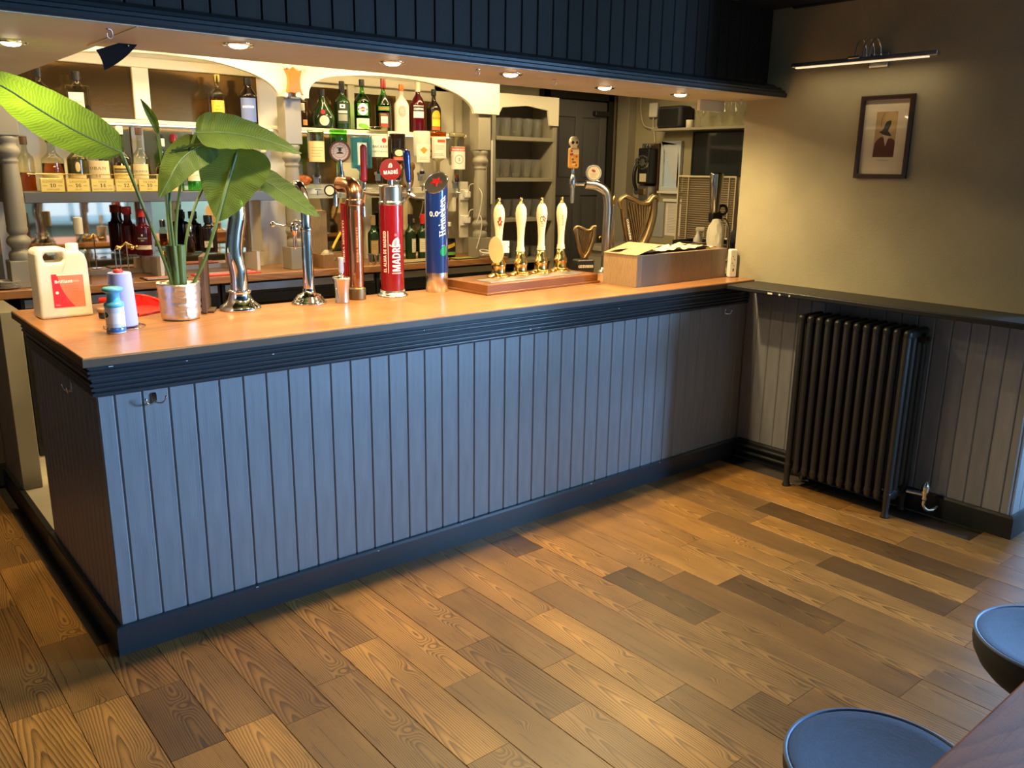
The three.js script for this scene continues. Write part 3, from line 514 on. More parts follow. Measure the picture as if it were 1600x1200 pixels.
  const o = thing('shelf_plate', t ? 'yellow shelf plate with the number ' + t[1] + ', region ' + t[2].toLowerCase() : 'plain yellow shelf plate behind the palm stems', 'sign', [0.415 + i * 0.127, 1.56, -2.252]);
  part(o, 'plaque', rbox(0.122, 0.074, 0.006, 0.002, 0, 0.037, 0), M.brass);
  part(o, 'print', flat(0.119, 0.071, r), M.print, [0, 0.037, 0.0032]);
});
// ---------- bottles ----------
const ROUND = (r, h, n, { sh = 0.6, nk = 0.72, rn = 0.0145, rb = r } = {}) => { const H = h; return [[0, 0.002], [rb * 0.9, 0], [rb, 0.006], [r, H * 0.2], [r, H * sh], [r * 0.93, H * (sh + 0.04)], [r * 0.68, H * (sh + (nk - sh) * 0.62)], [rn * 1.25, H * nk], [rn, H * (nk + 0.06)], [rn * 0.95, H * 0.93], [rn * 1.15, H * 0.94], [rn * 1.15, H]]; };
function inside(pts, t, top) { const out = []; for (let i = 0; i < pts.length; i++) { const [r, y] = pts[i]; if (y > top) { const [r0, y0] = pts[i - 1], k = (top - y0) / (y - y0); out.push([Math.max(0.001, r0 + (r - r0) * k - t), top]); break; } out.push([Math.max(0, r - t), Math.max(0.005, y)]); } out.push([0, top]); return out; }
function bottle(o) {
  const b = thing(o.name ?? 'bottle', o.label, 'bottle', [o.x, o.y, o.z], o.turn ?? -0.45, o.group);
  const h = o.h, r = o.w / 2, pts = o.profile ?? ROUND(r, h, 0, o.form);
  let body, liq;
  if (o.square) {
    const d = o.depth ?? o.w * 0.8, hb = h * (o.form?.sh ?? 0.62), q = ext(rrect(o.w, d, o.corner ?? 0.012), hb, 0.006, 3); q.rotateX(-PI / 2); q.translate(0, 0.0065, 0);
    const neck = lathe([[r * 0.75, hb - 0.004], [r * 0.55, hb + h * 0.05], [0.018, hb + h * 0.12], [0.016, h * 0.94], [0.019, h * 0.945], [0.019, h]], 20);
    body = merge([q, neck]);
    if (o.level) { liq = ext(rrect(o.w - 0.006, d - 0.006, 0.01), hb * o.level - 0.004, 0.002, 1); liq.rotateX(-PI / 2); liq.translate(0, 0.004, 0); }
  } else {
    body = lathe(pts, 26);
    if (o.level) liq = lathe(inside(pts, 0.0025, h * o.level), 22);
  }
  const parts = [];
  parts.push(part(b, 'body', body, o.glass ?? G.clear));
  if (liq) parts.push(part(b, 'liquid', liq, o.liquid ?? G.amber));
  const cr = (o.form?.rn ?? (o.square ? 0.0175 : 0.0145)) * 1.3;
  if (o.cap) parts.push(part(b, 'cap', lathe([[cr * 0.98, 0], [cr, 0.003], [cr, (o.capH ?? 0.045) - 0.003], [cr * 0.9, o.capH ?? 0.045], [0, o.capH ?? 0.045]], 18), o.cap, [0, h - (o.capH ?? 0.045) * 0.92, 0]));
  for (const [rect, y0, y1, arc = 2, mid = 0, oval] of o.labels ?? []) {
    if (o.square) { const d = o.depth ?? o.w * 0.8; parts.push(part(b, 'label', flat(o.w * arc, y1 - y0, rect), M.print, [0, (y0 + y1) / 2, d / 2 + 0.001])); } else parts.push(part(b, 'label', wrap(r + 0.0008, y0, y1, arc, rect, mid), M.print));
  }
  if (o.flip) for (const p of parts) { if (p.name !== 'label') { p.rotation.x = PI; p.position.y = h - p.position.y; } else if (o.square) p.position.y = h - p.position.y; else { p.geometry.computeBoundingBox(); p.position.y = h - p.geometry.boundingBox.min.y - p.geometry.boundingBox.max.y; } }
  return b;
}
const lab = (w, h, bg, ...rows) => print(w, h, bg, (c) => { for (const [t, y, s, col, f = 'serif', wt = 'bold'] of rows) text(c, t, w / 2, h * y, s, col, f, wt, 'center', w * 0.92); });
const scribble = (w, h, bg, col, n = 4) => print(w, h, bg, (c) => { lines(c, w * 0.2, w * 0.85, h * 0.3, n, h * 0.14, col); c.strokeStyle = col; c.strokeRect(4, 4, w - 8, h - 8); });
const S1 = 1.962, S2 = 1.56;
const amarettoLabel = lab(120, 130, '#efe6cf', ['DISARONNO', 0.5, 20, '#5a4a30'], ['ORIGINALE', 0.68, 13, '#7a6a4a']);
bottle({ label: 'clear bottle with dark band beside the square amaretto bottle', x: 0.44, y: S1, z: -2.42, h: 0.25, w: 0.085, level: 0.4, liquid: G.gold, cap: M.black, labels: [[print(90, 60, '#23302c', (c) => lines(c, 20, 70, 20, 2, 12, '#bbb')), 0.08, 0.11, 2.6]] });
bottle({ label: 'square clear amaretto bottle with cream label and black square cap', x: 0.63, y: S1, z: -2.42, h: 0.245, w: 0.118, square: true, depth: 0.075, form: { sh: 0.66 }, level: 0.42, liquid: G.reddish, cap: M.black, capH: 0.05, labels: [[amarettoLabel, 0.035, 0.135, 0.66]] });
bottle({ label: 'gold tequila bottle with round yellow label and pink base', x: 1.43, y: S1, z: -2.42, h: 0.29, w: 0.098, form: { sh: 0.6, nk: 0.74 }, level: 0.55, liquid: G.gold, cap: M.brass, labels: [[print(110, 120, '#e3a63a', (c) => { c.fillStyle = '#f2d23c'; c.beginPath(); c.arc(55, 44, 36, 0, 7); c.fill(); text(c, 'Jose', 55, 34, 16, '#8a2a18', 'serif', 'italic bold'); text(c, 'Cuervo', 55, 52, 18, '#8a2a18', 'serif', 'italic bold'); c.fillStyle = '#b23a4a'; c.fillRect(0, 90, 110, 30); }), 0.02, 0.14, 1.7]] });
bottle({ label: 'dark bottle with tall pale blue label on the shelf', x: 1.625, y: S1, z: -2.42, h: 0.285, w: 0.11, glass: G.dark, form: { sh: 0.62, nk: 0.8, rn: 0.02 }, cap: M.black, labels: [[lab(110, 150, '#6f7fb4', ['BARTON', 0.36, 20, '#e8ecf6', 'sans-serif']), 0.02, 0.165, 1.9]] });
// whisky shelf
bottle({ label: 'clear whisky bottle with orange spirit at the column end of the lower shelf', x: 0.325, y: S2, z: -2.4, h: 0.29, w: 0.085, level: 0.35, liquid: G.amber, cap: M.darkWood });
bottle({ label: 'wide shouldered clear bottle with cream label above the lowland plate', x: 0.45, y: S2, z: -2.36, h: 0.305, w: 0.116, form: { sh: 0.55, nk: 0.68, rn: 0.02 }, level: 0.5, liquid: G.gold, cap: M.darkWood, labels: [[scribble(100, 60, '#d8bd78', '#8a6a3a', 3), 0.03, 0.1, 2.2]] });
bottle({ label: 'dark olive whisky bottle with oval seal above the islay plate', x: 0.575, y: S2, z: -2.36, h: 0.3, w: 0.106, glass: phy([0.16, 0.13, 0.03], 0.05, { transmission: 0.7, thickness: 0 }), form: { sh: 0.58, nk: 0.72 }, cap: M.darkWood, labels: [[scribble(100, 60, '#dcc07a', '#8a6a3a', 3), 0.025, 0.095, 2.1], [print(50, 80, '#4a4018', (c) => { c.fillStyle = '#e2c987'; c.beginPath(); c.ellipse(25, 40, 20, 36, 0, 0, 7); c.fill(); }), 0.105, 0.165, 0.6, 0.25]] });
bottle({ label: 'whisky bottle almost covered by a tall cream label under the leaf', x: 0.69, y: S2, z: -2.36, h: 0.3, w: 0.118, form: { sh: 0.6, nk: 0.74 }, level: 0.5, liquid: G.gold, cap: M.cream, labels: [[lab(110, 150, '#e8d3a4', ['OBAN', 0.3, 24, '#9a8050'], ['14', 0.6, 20, '#a08a5a']), 0.03, 0.17, 2.4]] });
bottle({ label: 'clear whisky bottle with yellow label and dark name band', x: 0.815, y: S2, z: -2.36, h: 0.36, w: 0.1, form: { sh: 0.5, nk: 0.64 }, level: 0.45, liquid: G.gold, cap: M.cream, labels: [[print(110, 120, '#ecd274', (c) => { c.fillStyle = '#5a4a34'; c.fillRect(10, 16, 90, 26); text(c, 'CRAGGANMORE', 55, 29, 14, '#ecd9a0', 'serif', 'bold', 'center', 84); lines(c, 20, 90, 60, 3, 14, '#b08a3a'); }), 0.03, 0.145, 2.2]] });
bottle({ label: 'clear whisky bottle with plain script on glass and dark stopper', x: 0.92, y: S2, z: -2.36, h: 0.36, w: 0.1, form: { sh: 0.5, nk: 0.66 }, level: 0.4, liquid: G.gold, cap: M.darkWood, labels: [[lab(100, 120, '#ecd9a6', ['TALISKER', 0.36, 17, '#6a5a3a'], ['SKYE', 0.52, 12, '#7a6a4a'], ['10', 0.74, 18, '#8a7a5a']), 0.04, 0.155, 1.9]] });
bottle({ label: 'small clear bottle with pale stopper and round seal beside the rolled leaf', x: 1.045, y: S2, z: -2.36, h: 0.3, w: 0.088, form: { sh: 0.4, nk: 0.58 }, level: 0.5, liquid: G.gold, cap: M.cream, labels: [[scribble(90, 60, '#d9d38c', '#7a7a3a', 3), 0.03, 0.09, 2.2]] });
bottle({ label: 'green glass whiskey bottle with orange label behind the rolled leaf', x: 1.14, y: S2, z: -2.42, h: 0.33, w: 0.08, glass: G.green, cap: M.red, labels: [[scribble(80, 80, '#c98a3a', '#5a2a12', 3), 0.05, 0.12, 2]] });
bottle({ label: 'green whiskey bottle with cream arched label between the leaves', x: 1.235, y: S2, z: -2.38, h: 0.33, w: 0.085, glass: G.green, form: { sh: 0.64 }, cap: M.red, labels: [[lab(100, 110, '#eee2c0', ['JAMESON', 0.26, 20, '#2a3a22']), 0.06, 0.18, 2]] });
bottle({ label: 'amber bourbon bottle with cream label behind the big dark leaf', x: 1.6, y: S2, z: -2.38, h: 0.3, w: 0.09, level: 0.6, cap: M.black, labels: [[scribble(90, 90, '#e6cf98', '#7a5a32', 4), 0.05, 0.14, 2]] });
bottle({ label: 'pale spirit bottle with yellow label next to the middle column', x: 1.7, y: S2, z: -2.4, h: 0.28, w: 0.075, level: 0.5, liquid: G.gold, cap: M.cream, labels: [[scribble(90, 90, '#f0dc98', '#8a6a32', 4), 0.04, 0.14, 2.2]] });
// upper shelf of the bay with the upside-down bottles
bottle({ label: 'short clear jar of dark liquid beside the middle column', x: 1.97, y: S1, z: -2.38, h: 0.15, w: 0.08, profile: [[0, 0.002], [0.038, 0], [0.04, 0.008], [0.04, 0.09], [0.03, 0.105], [0.022, 0.11], [0.022, 0.15]], level: 0.34, liquid: tinted([0.05, 0.14, 0.16]), cap: M.white, labels: [[scribble(40, 40, '#c8842c', '#5a2a12', 2), 0.015, 0.05, 0.8, 0.5]] });
bottle({ label: 'tall dark brown bottle behind the round-bellied flask', x: 2.03, y: S1, z: -2.49, h: 0.28, w: 0.08, glass: G.brown, cap: M.black });
bottle({ label: 'round-bellied dark green flask with pink seal and cream oval label', x: 2.13, y: S1, z: -2.4, h: 0.25, w: 0.16, glass: G.darkGreen, profile: [[0, 0.002], [0.06, 0], [0.068, 0.008], [0.078, 0.05], [0.076, 0.08], [0.058, 0.12], [0.03, 0.165], [0.016, 0.2], [0.014, 0.23], [0.018, 0.235], [0.018, 0.25]], cap: M.black, labels: [[print(90, 100, '#1d2812', (c) => { c.fillStyle = '#efe6c4'; c.beginPath(); c.ellipse(45, 50, 38, 46, 0, 0, 7); c.fill(); lines(c, 20, 66, 36, 4, 10, '#8a7a3a'); }), 0.015, 0.085, 0.95, 0.1], [print(50, 40, '#1d2812', (c) => { c.fillStyle = '#b8342c'; c.beginPath(); c.arc(25, 20, 18, 0, 7); c.fill(); }), 0.088, 0.12, 0.5, 0]] });
bottle({ label: 'black-green fernet style bottle with white and grey labels', x: 2.29, y: S1, z: -2.42, h: 0.31, w: 0.106, glass: G.darkGreen, form: { sh: 0.56, nk: 0.72 }, cap: M.black, capH: 0.07, labels: [[print(80, 140, '#1a2a18', (c) => { c.fillStyle = '#eee'; c.fillRect(20, 6, 36, 28); c.fillStyle = '#333'; c.beginPath(); c.arc(38, 20, 8, 0, 7); c.fill(); c.fillStyle = '#bbb'; c.fillRect(8, 50, 64, 18); c.fillStyle = '#8a8a80'; c.fillRect(8, 76, 64, 46); }), 0.04, 0.17, 1.5]] });
bottle({ label: 'bright green vermouth bottle with round white crest and leafy label', x: 2.445, y: S1, z: -2.42, h: 0.335, w: 0.114, glass: G.green, form: { sh: 0.56, nk: 0.74 }, cap: M.black, labels: [[print(110, 110, '#3f8a2c', (c) => { c.fillStyle = '#e6e6ee'; c.beginPath(); c.arc(55, 55, 52, 0, 7); c.fill(); c.fillStyle = '#b3202a'; c.beginPath(); c.arc(55, 55, 22, 0, 7); c.fill(); c.fillStyle = '#111'; c.fillRect(6, 47, 98, 18); text(c, 'MARTINI', 55, 56, 18, '#fff', 'sans-serif'); }), 0.1, 0.18, 1.35], [print(110, 100, '#e8e4c8', (c) => { lines(c, 20, 90, 14, 2, 12, '#3a7a3a'); c.fillStyle = '#6fae3a'; c.beginPath(); c.ellipse(60, 74, 46, 24, 0.3, 0, 7); c.fill(); }), 0.01, 0.08, 1.7]] });
bottle({ label: 'two-tone green vermouth bottle with red cap', x: 2.615, y: S1, z: -2.42, h: 0.35, w: 0.108, glass: G.green, form: { sh: 0.5, nk: 0.74 }, level: 0.5, liquid: tinted([0.06, 0.02, 0.005], 0.01), cap: M.red, capH: 0.065, labels: [[print(100, 120, '#3a1a12', (c) => { c.fillStyle = '#e8e0c0'; c.fillRect(20, 28, 60, 56); c.fillStyle = '#c43a24'; c.fillRect(20, 86, 60, 26); lines(c, 16, 84, 8, 2, 9, '#e8c080'); }), 0.025, 0.125, 1.5], [print(100, 40, '#2f7a26', (c) => { c.fillStyle = '#d8642a'; c.fillRect(8, 12, 84, 16); }), 0.14, 0.17, 1.6]] });
bottle({ label: 'frosted white rum bottle with silver oval and orange cap', x: 2.765, y: S1, z: -2.42, h: 0.325, w: 0.108, glass: G.frost, form: { sh: 0.56, nk: 0.74 }, cap: M.orange, labels: [[print(90, 100, '#dcd6bc', (c) => { c.fillStyle = '#9a948a'; c.beginPath(); c.ellipse(45, 50, 38, 48, 0, 0, 7); c.fill(); c.strokeStyle = '#ddd'; c.stroke(); lines(c, 20, 70, 36, 3, 12, '#cfc9bc'); }), 0.1, 0.185, 1.3]] });
bottle({ label: 'dark red bitter bottle with black and white label', x: 2.905, y: S1, z: -2.42, h: 0.35, w: 0.106, glass: G.redDark, form: { sh: 0.56, nk: 0.76 }, cap: M.cream, capH: 0.07, labels: [[print(110, 110, '#e8e4d8', (c) => { c.fillStyle = '#141014'; c.fillRect(0, 8, 110, 44); text(c, 'CAMPARI', 55, 30, 25, '#fff', 'sans-serif', 'bold', 'center', 104); lines(c, 20, 90, 66, 3, 12, '#999'); }), 0.105, 0.19, 1.5]] });
bottle({ label: 'brown coffee liqueur bottle with arched yellow label', x: 3.045, y: S1, z: -2.42, h: 0.31, w: 0.106, glass: G.dark, form: { sh: 0.56, nk: 0.74 }, cap: M.black, labels: [[print(100, 150, '#1c120a', (c) => { c.fillStyle = '#e8b42c'; c.beginPath(); c.moveTo(6, 118); c.lineTo(6, 50); c.arc(50, 50, 44, PI, 0); c.lineTo(94, 118); c.fill(); text(c, 'Kahlúa', 50, 60, 24, '#a8321c', 'serif', 'italic bold'); c.fillStyle = '#d8541c'; c.fillRect(6, 122, 88, 22); }), 0.02, 0.17, 1.45, 0.25]] });
// spirit bottles upside down in optics
function optic(o) {
  const b = bottle({ ...o, y: o.top - o.h, z: -2.262, flip: true, turn: -0.35 });
  part(b, 'collar', lathe([[0.013, 0], [0.018, 0.004], [0.018, 0.02], [0.014, 0.03]], 16), M.black, [0, -0.022, 0]);
  part(b, 'measure', lathe([[0, -0.12], [0.008, -0.12], [0.01, -0.105], [0.021, -0.092], [0.024, -0.075], [0.024, -0.035], [0.016, -0.022], [0.014, -0.012]], 18), M.clear);
  part(b, 'clamp', merge([rbox(0.05, 0.02, 0.06, 0.004, 0, -0.02, -0.03), rbox(0.035, 0.06, 0.012, 0.003, 0, -0.04, -0.062)]), M.dullSteel);
  part(b, 'spout_lever', merge([rbox(0.04, 0.01, 0.03, 0.003, 0, -0.1, 0.014), cyl(0.006, 0.006, 0.03, 0, -0.14, 0, 10)]), M.dullSteel);
  return b;
}
const opticLabels = {
  a: scribble(110, 120, '#e6cf94', '#8a6a32', 4), b: scribble(110, 60, '#e8e8d8', '#5a6a4a', 2), c: print(80, 140, '#dfe4da', (cx) => { cx.strokeStyle = '#2a6a9a'; cx.lineWidth = 3; cx.strokeRect(6, 6, 68, 128); cx.beginPath(); cx.ellipse(40, 96, 18, 26, 0, 0, 7); cx.stroke(); lines(cx, 20, 60, 24, 3, 14, '#2a6a9a'); }),
  d: print(110, 140, '#e9e6d6', (cx) => { cx.fillStyle = '#c22a22'; cx.beginPath(); cx.arc(78, 30, 16, 0, 7); cx.fill(); text(cx, 'BACARDÍ', 55, 72, 22, '#222', 'serif', 'bold', 'center', 100); text(cx, 'CARTA BLANCA', 55, 104, 14, '#444', 'serif', 'bold', 'center', 100); }),
  e: print(90, 90, '#14100c', (cx) => { cx.fillStyle = '#e9dfb8'; cx.beginPath(); cx.ellipse(45, 30, 30, 22, 0, 0, 7); cx.fill(); cx.fillStyle = '#d8522a'; cx.fillRect(4, 56, 82, 24); lines(cx, 14, 74, 64, 2, 8, '#f4e0c8'); }),
  f: print(100, 130, '#e4e0ce', (cx) => { cx.fillStyle = '#d8902c'; cx.beginPath(); cx.moveTo(50, 20); cx.lineTo(76, 40); cx.lineTo(50, 70); cx.lineTo(26, 40); cx.fill(); lines(cx, 24, 78, 92, 3, 9, '#8a8a78'); }),
  g: print(110, 150, '#dcd8c6', (cx) => { cx.fillStyle = '#c4502c'; cx.fillRect(40, 20, 56, 20); lines(cx, 30, 92, 60, 4, 9, '#777'); lines(cx, 16, 96, 118, 2, 10, '#556'); }),
  h: print(110, 150, '#e8e4d6', (cx) => { cx.fillStyle = '#c4301c'; cx.fillRect(0, 4, 110, 26); text(cx, 'SMIRNOFF', 55, 18, 20, '#fff', 'sans-serif', 'bold', 'center', 104); cx.strokeStyle = '#889'; cx.lineWidth = 4; cx.beginPath(); cx.arc(55, 84, 28, 0, 7); cx.stroke(); text(cx, 'S', 55, 86, 28, '#778'); }),
};
const OP = { group: 'spirit bottles in the optics row' };
optic({ ...OP, label: 'upturned spirit bottle with pale yellow label next to the middle column', x: 2.0, top: 1.945, h: 0.275, w: 0.112, level: 0.7, liquid: G.water, labels: [[opticLabels.a, 0.07, 0.2, 2.2]] });
optic({ ...OP, label: 'upturned green gin bottle with white neck band', x: 2.165, top: 1.955, h: 0.3, w: 0.118, glass: G.green, labels: [[opticLabels.b, 0.14, 0.185, 2.2]] });
optic({ ...OP, label: 'upturned sky-blue square gin bottle', x: 2.335, top: 1.915, h: 0.265, w: 0.135, square: true, depth: 0.08, glass: G.blue, form: { sh: 0.74 }, labels: [[opticLabels.c, 0.04, 0.185, 0.46]] });
optic({ ...OP, label: 'upturned clear rum bottle with red spot on its label', x: 2.475, top: 1.985, h: 0.29, w: 0.13, form: { sh: 0.62 }, level: 0.6, liquid: G.water, labels: [[opticLabels.d, 0.06, 0.2, 2]] });
optic({ ...OP, label: 'upturned black liqueur bottle with cream oval and orange band', x: 2.625, top: 1.945, h: 0.29, w: 0.116, glass: G.dark, labels: [[opticLabels.e, 0.1, 0.19, 1.6]] });
optic({ ...OP, label: 'upturned white spirit bottle with amber diamond mark', x: 2.83, top: 1.97, h: 0.275, w: 0.122, glass: G.frost, labels: [[opticLabels.f, 0.09, 0.215, 1.8]] });
optic({ ...OP, label: 'upturned clear bottle with an orange block on its label', x: 2.968, top: 1.975, h: 0.295, w: 0.125, level: 0.5, liquid: G.gold, labels: [[opticLabels.g, 0.04, 0.19, 2]] });
const lastOptic = optic({ ...OP, label: 'upturned clear vodka bottle with red name band, next to the white sockets', x: 3.14, top: 1.97, h: 0.33, w: 0.122, form: { sh: 0.66 }, level: 0.5, liquid: G.water, labels: [[opticLabels.h, 0.1, 0.26, 2]] });
part(lastOptic, 'red_stopper', cyl(0.013, 0.013, 0.05, 0, -0.02, 0, 14), M.red);
// bottles and things on the back counter
const gin = bottle({ label: 'dark pink gin bottle with white script, standing behind its twin', x: 0.83, y: 1.1905, z: -2.42, h: 0.275, w: 0.085, glass: G.redDark, form: { sh: 0.6, nk: 0.68, rn: 0.02 }, cap: M.redPlastic });
bottle({ label: 'dark pink gin bottle with pale base band on the glass riser', x: 0.88, y: 1.1905, z: -2.31, h: 0.265, w: 0.09, glass: G.redDark, form: { sh: 0.6, nk: 0.68, rn: 0.02 }, cap: M.redPlastic, labels: [[scribble(90, 30, '#e0ccb4', '#7a4a3a', 1), 0.035, 0.06, 2.4], [print(80, 60, '#2a0810', (c) => { c.fillStyle = '#e8dcd8'; c.fillRect(34, 6, 12, 14); text(c, 'WHITLEY NEILL', 40, 34, 13, '#eee', 'serif', 'bold', 'center', 76); text(c, 'GIN', 40, 50, 13, '#eee', 'serif'); }), 0.08, 0.13, 1.3]] });
bottle({ label: 'black bottle with white label on the riser behind the plant stems', x: 1.27, y: 1.1905, z: -2.31, h: 0.22, w: 0.1, glass: G.dark, form: { sh: 0.66, nk: 0.74, rn: 0.02 }, cap: M.black, labels: [[scribble(80, 40, '#e8dcbc', '#55503a', 2), 0.03, 0.07, 1]] });
bottle({ label: 'tall black bottle standing behind the black one with the white label', x: 1.22, y: 1.1905, z: -2.43, h: 0.24, w: 0.1, glass: G.dark, form: { sh: 0.66, nk: 0.74, rn: 0.02 }, cap: M.black });
bottle({ label: 'small clear dasher bottle with silver top among the plant stems', x: 1.15, y: 1.1905, z: -2.3, h: 0.17, w: 0.05, form: { sh: 0.6 }, level: 0.5, cap: M.chrome });
bottle({ label: 'clear swing-top bottle with pale bulb top behind the jug', x: 0.5, y: CY, z: -2.17, h: 0.36, w: 0.08, form: { sh: 0.45, nk: 0.6, rn: 0.018 }, cap: M.cream, capH: 0.09 });
const wineLabel = scribble(70, 90, '#e6dcc0', '#8a8068', 4);
[['dark wine bottle with kraft label next to the cream board', 2.47, M.card, scribble(70, 90, '#b89a68', '#5a4a32', 3)], ['green wine bottle with cream label, middle of the wine bottles', 2.7, G.darkGreen, wineLabel], ['wine bottle with bright red foil neck and white label', 2.88, M.redPlastic, wineLabel], ['wine bottle with dark foil and half-turned white label', 2.785, M.black, wineLabel]].forEach(([label, x, cap, l], i) =>
  bottle({ label, x, y: CY, z: [-2.36, -2.4, -2.34, -2.36][i], h: 0.32, w: 0.078, glass: G.darkGreen, form: { sh: 0.6, nk: 0.72 }, cap: i === 1 ? M.black : cap, capH: 0.07, labels: [[l, 0.05, 0.15, 1.5, [0.2, -0.5, 0, 0.9][i]]], group: 'wine bottles on the back counter' }));
bottle({ label: 'stout dark syrup bottle with slanted yellow label behind the blue font', x: 3.09, y: CY, z: -2.3, h: 0.26, w: 0.105, profile: [[0, 0.002], [0.05, 0], [0.052, 0.006], [0.052, 0.15], [0.045, 0.175], [0.024, 0.205], [0.018, 0.22], [0.018, 0.26]], level: 0.55, liquid: tinted([0.03, 0.015, 0.01], 0.01), cap: M.white, capH: 0.03, labels: [[print(100, 110, '#1b1512', (c) => { c.save(); c.translate(50, 36); c.rotate(-0.4); c.fillStyle = '#e8b82c'; c.fillRect(-46, -14, 92, 28); lines(c, -34, 34, -6, 2, 10, '#3a1a10'); c.restore(); c.fillStyle = '#6aa83a'; c.fillRect(0, 82, 100, 26); }), 0.02, 0.12, 2]] });
// ---------- smaller things of the back bar ----------
{
  const m = (name, label, x0, x1, z0, z1, pal) => { const o = thing(name, label, 'mat', [(x0 + x1) / 2, CY, (z0 + z1) / 2], rr(-0.06, 0.06)); part(o, 'base', rbox(x1 - x0, 0.006, z1 - z0, 0.003, 0, 0.003, 0), pal[0]); for (let i = 0; i < 4; i++) part(o, 'stripe', rbox((x1 - x0) * 0.9, 0.002, (z1 - z0) * 0.09, 0.001, 0, 0.007, (z1 - z0) * (-0.36 + i * 0.24)), pal[1 + (i % 2)]); };
  m('bar_mat', 'red bar mat with pale stripes on the back counter', 1.12, 1.52, -2.26, -2.12, [M.redPlastic, M.white, M.pink]);
  m('bar_mat', 'black edged red bar mat behind the palm stems', 0.82, 1.06, -2.26, -2.12, [M.black, M.redPlastic, M.white]);
  m('bar_mat', 'patterned black and white bar mat under the wine bottles', 2.55, 2.98, -2.29, -2.12, [M.blackMatt, M.yellow, M.white]);
  m('bar_mat', 'small coloured bar mat below the white sockets of the back bar', 3.02, 3.24, -2.21, -2.11, [M.black, M.yellow, M.green]);
}
{
  const c = thing('wooden_crate', 'small open wooden crate with cut-out handles on the back counter', 'crate', [2.07, CY, -2.22], 0.05);
  for (const z of [-0.075, 0.075]) part(c, 'side', (() => { const s = rrect(0.24, 0.09, 0.006); if (z > 0) for (const x of [-0.03, 0.03]) { const h = new THREE.Path(); h.absarc(x, 0.01, 0.014, 0, PI * 2); s.holes.push(h); } return mv(ext(s, 0.01, 0.001), 0, 0.045, z - 0.005); })(), M.crate);
  for (const x of [-0.115, 0.115]) part(c, 'end', rbox(0.01, 0.09, 0.142, 0.002, x, 0.045, 0), M.crate);
  part(c, 'bottom', rbox(0.22, 0.008, 0.14, 0.002, 0, 0.004, 0), M.crate);
  const y = thing('vegetable_peeler', 'yellow handled peeler lying across the small wooden crate', 'utensil', [2.1, CY + 0.125, -2.2], 0.3);
  part(y, 'handle', tube([[-0.05, 0, 0.0], [-0.02, 0.04, 0], [0.03, 0.1, 0.0]], 0.009, 14, 8), M.yellow); part(y, 'blade', rbox(0.05, 0.004, 0.02, 0.001, -0.06, -0.01, 0), M.steel);
  const b = thing('rag_bundle', 'cream rag bundle sitting in the small wooden crate', 'cloth', [2.03, CY + 0.01, -2.22]);
  const g = new THREE.IcosahedronGeometry(0.055, 3), p = g.attributes.position; for (let i = 0; i < p.count; i++) { const k = 0.75 + 0.5 * fbm(p.getX(i) * 40 + 9, p.getY(i) * 40 + p.getZ(i) * 30, 3, 3); p.setXYZ(i, p.getX(i) * k, p.getY(i) * k * 0.95 + 0.055, p.getZ(i) * k); } g.computeVertexNormals(); part(b, 'folds', g, M.paper);
}
tag(part(scene, 'kraft_carton', merge([rspan(2.02, 2.14, CY, CY + 0.35, -2.5, -2.42, 0.003), span(2.05, 2.11, CY + 0.2, CY + 0.3, -2.42, -2.418)]), M.card), 'tall kraft carton behind the wooden crate', 'box');
tag(part(scene, 'serving_board', merge([rbox(0.09, 0.33, 0.014, 0.005, 2.285, CY + 0.175, -2.3, 2)]), M.cream, null, null), 'cream chopping board leaning behind the copper font', 'board');
[[2.33, 0.045], [2.385, 0.035], [2.43, 0.04]].forEach(([x, h], i) => { const j = thing('spirit_measure', ['tall steel spirit measure by the cream board', 'small steel spirit measure, middle of three', 'steel spirit measure beside the wine bottles'][i], 'measure', [x, CY, -2.17], 0, 'steel measures'); part(j, 'cup', lathe([[0, 0.002], [0.018, 0], [0.014, 0.02], [0.02, h + 0.03], [0.018, h + 0.03], [0.012, 0.024], [0, 0.022]], 18), M.steel); });
{
  const p = thing('bar_tool_stand', 'little rack of brass bar tools on the back counter behind the jug', 'tools', [0.75, CY, -2.2]);
  part(p, 'stand', merge([cyl(0.03, 0.03, 0.006, 0, 0, 0), cyl(0.004, 0.004, 0.22, 0, 0, 0, 8)]), M.chrome);
  for (let i = 0; i < 5; i++) part(p, 'spoon', merge([tube([[0, 0.22, 0], [Math.cos(i * 1.3) * 0.03, 0.2, Math.sin(i * 1.3) * 0.03], [Math.cos(i * 1.3) * 0.05, 0.19, Math.sin(i * 1.3) * 0.05]], 0.004, 8, 6), mv(new THREE.SphereGeometry(0.012, 10, 8), Math.cos(i * 1.3) * 0.055, 0.19, Math.sin(i * 1.3) * 0.055)]), M.brass);
}
for (let i = 0; i < 5; i++) { const s = thing('side_plate', 'cream side plate in the stack at the open end of the back counter', 'plate', [0.125 + (i % 2) * 0.003, CY + i * 0.0075, -2.2], 0, 'stacked side plates'); part(s, 'dish', lathe([[0, 0.003], [0.03, 0.002], [0.05, 0.004], [0.07, 0.011], [0.071, 0.0125], [0.05, 0.007], [0, 0.006]], 28), M.white); }
{
  const t = thing('cardboard_caddy', 'brown cardboard box beside the turned column at the open end', 'box', [0.1, CY + 0.17, -2.42]); part(t, 'body', rbox(0.1, 0.18, 0.12, 0.004, 0, 0.09, 0), M.crate); part(t, 'stand', rbox(0.1, 0.17, 0.12, 0.004, 0, -0.085, 0), M.slate);
}
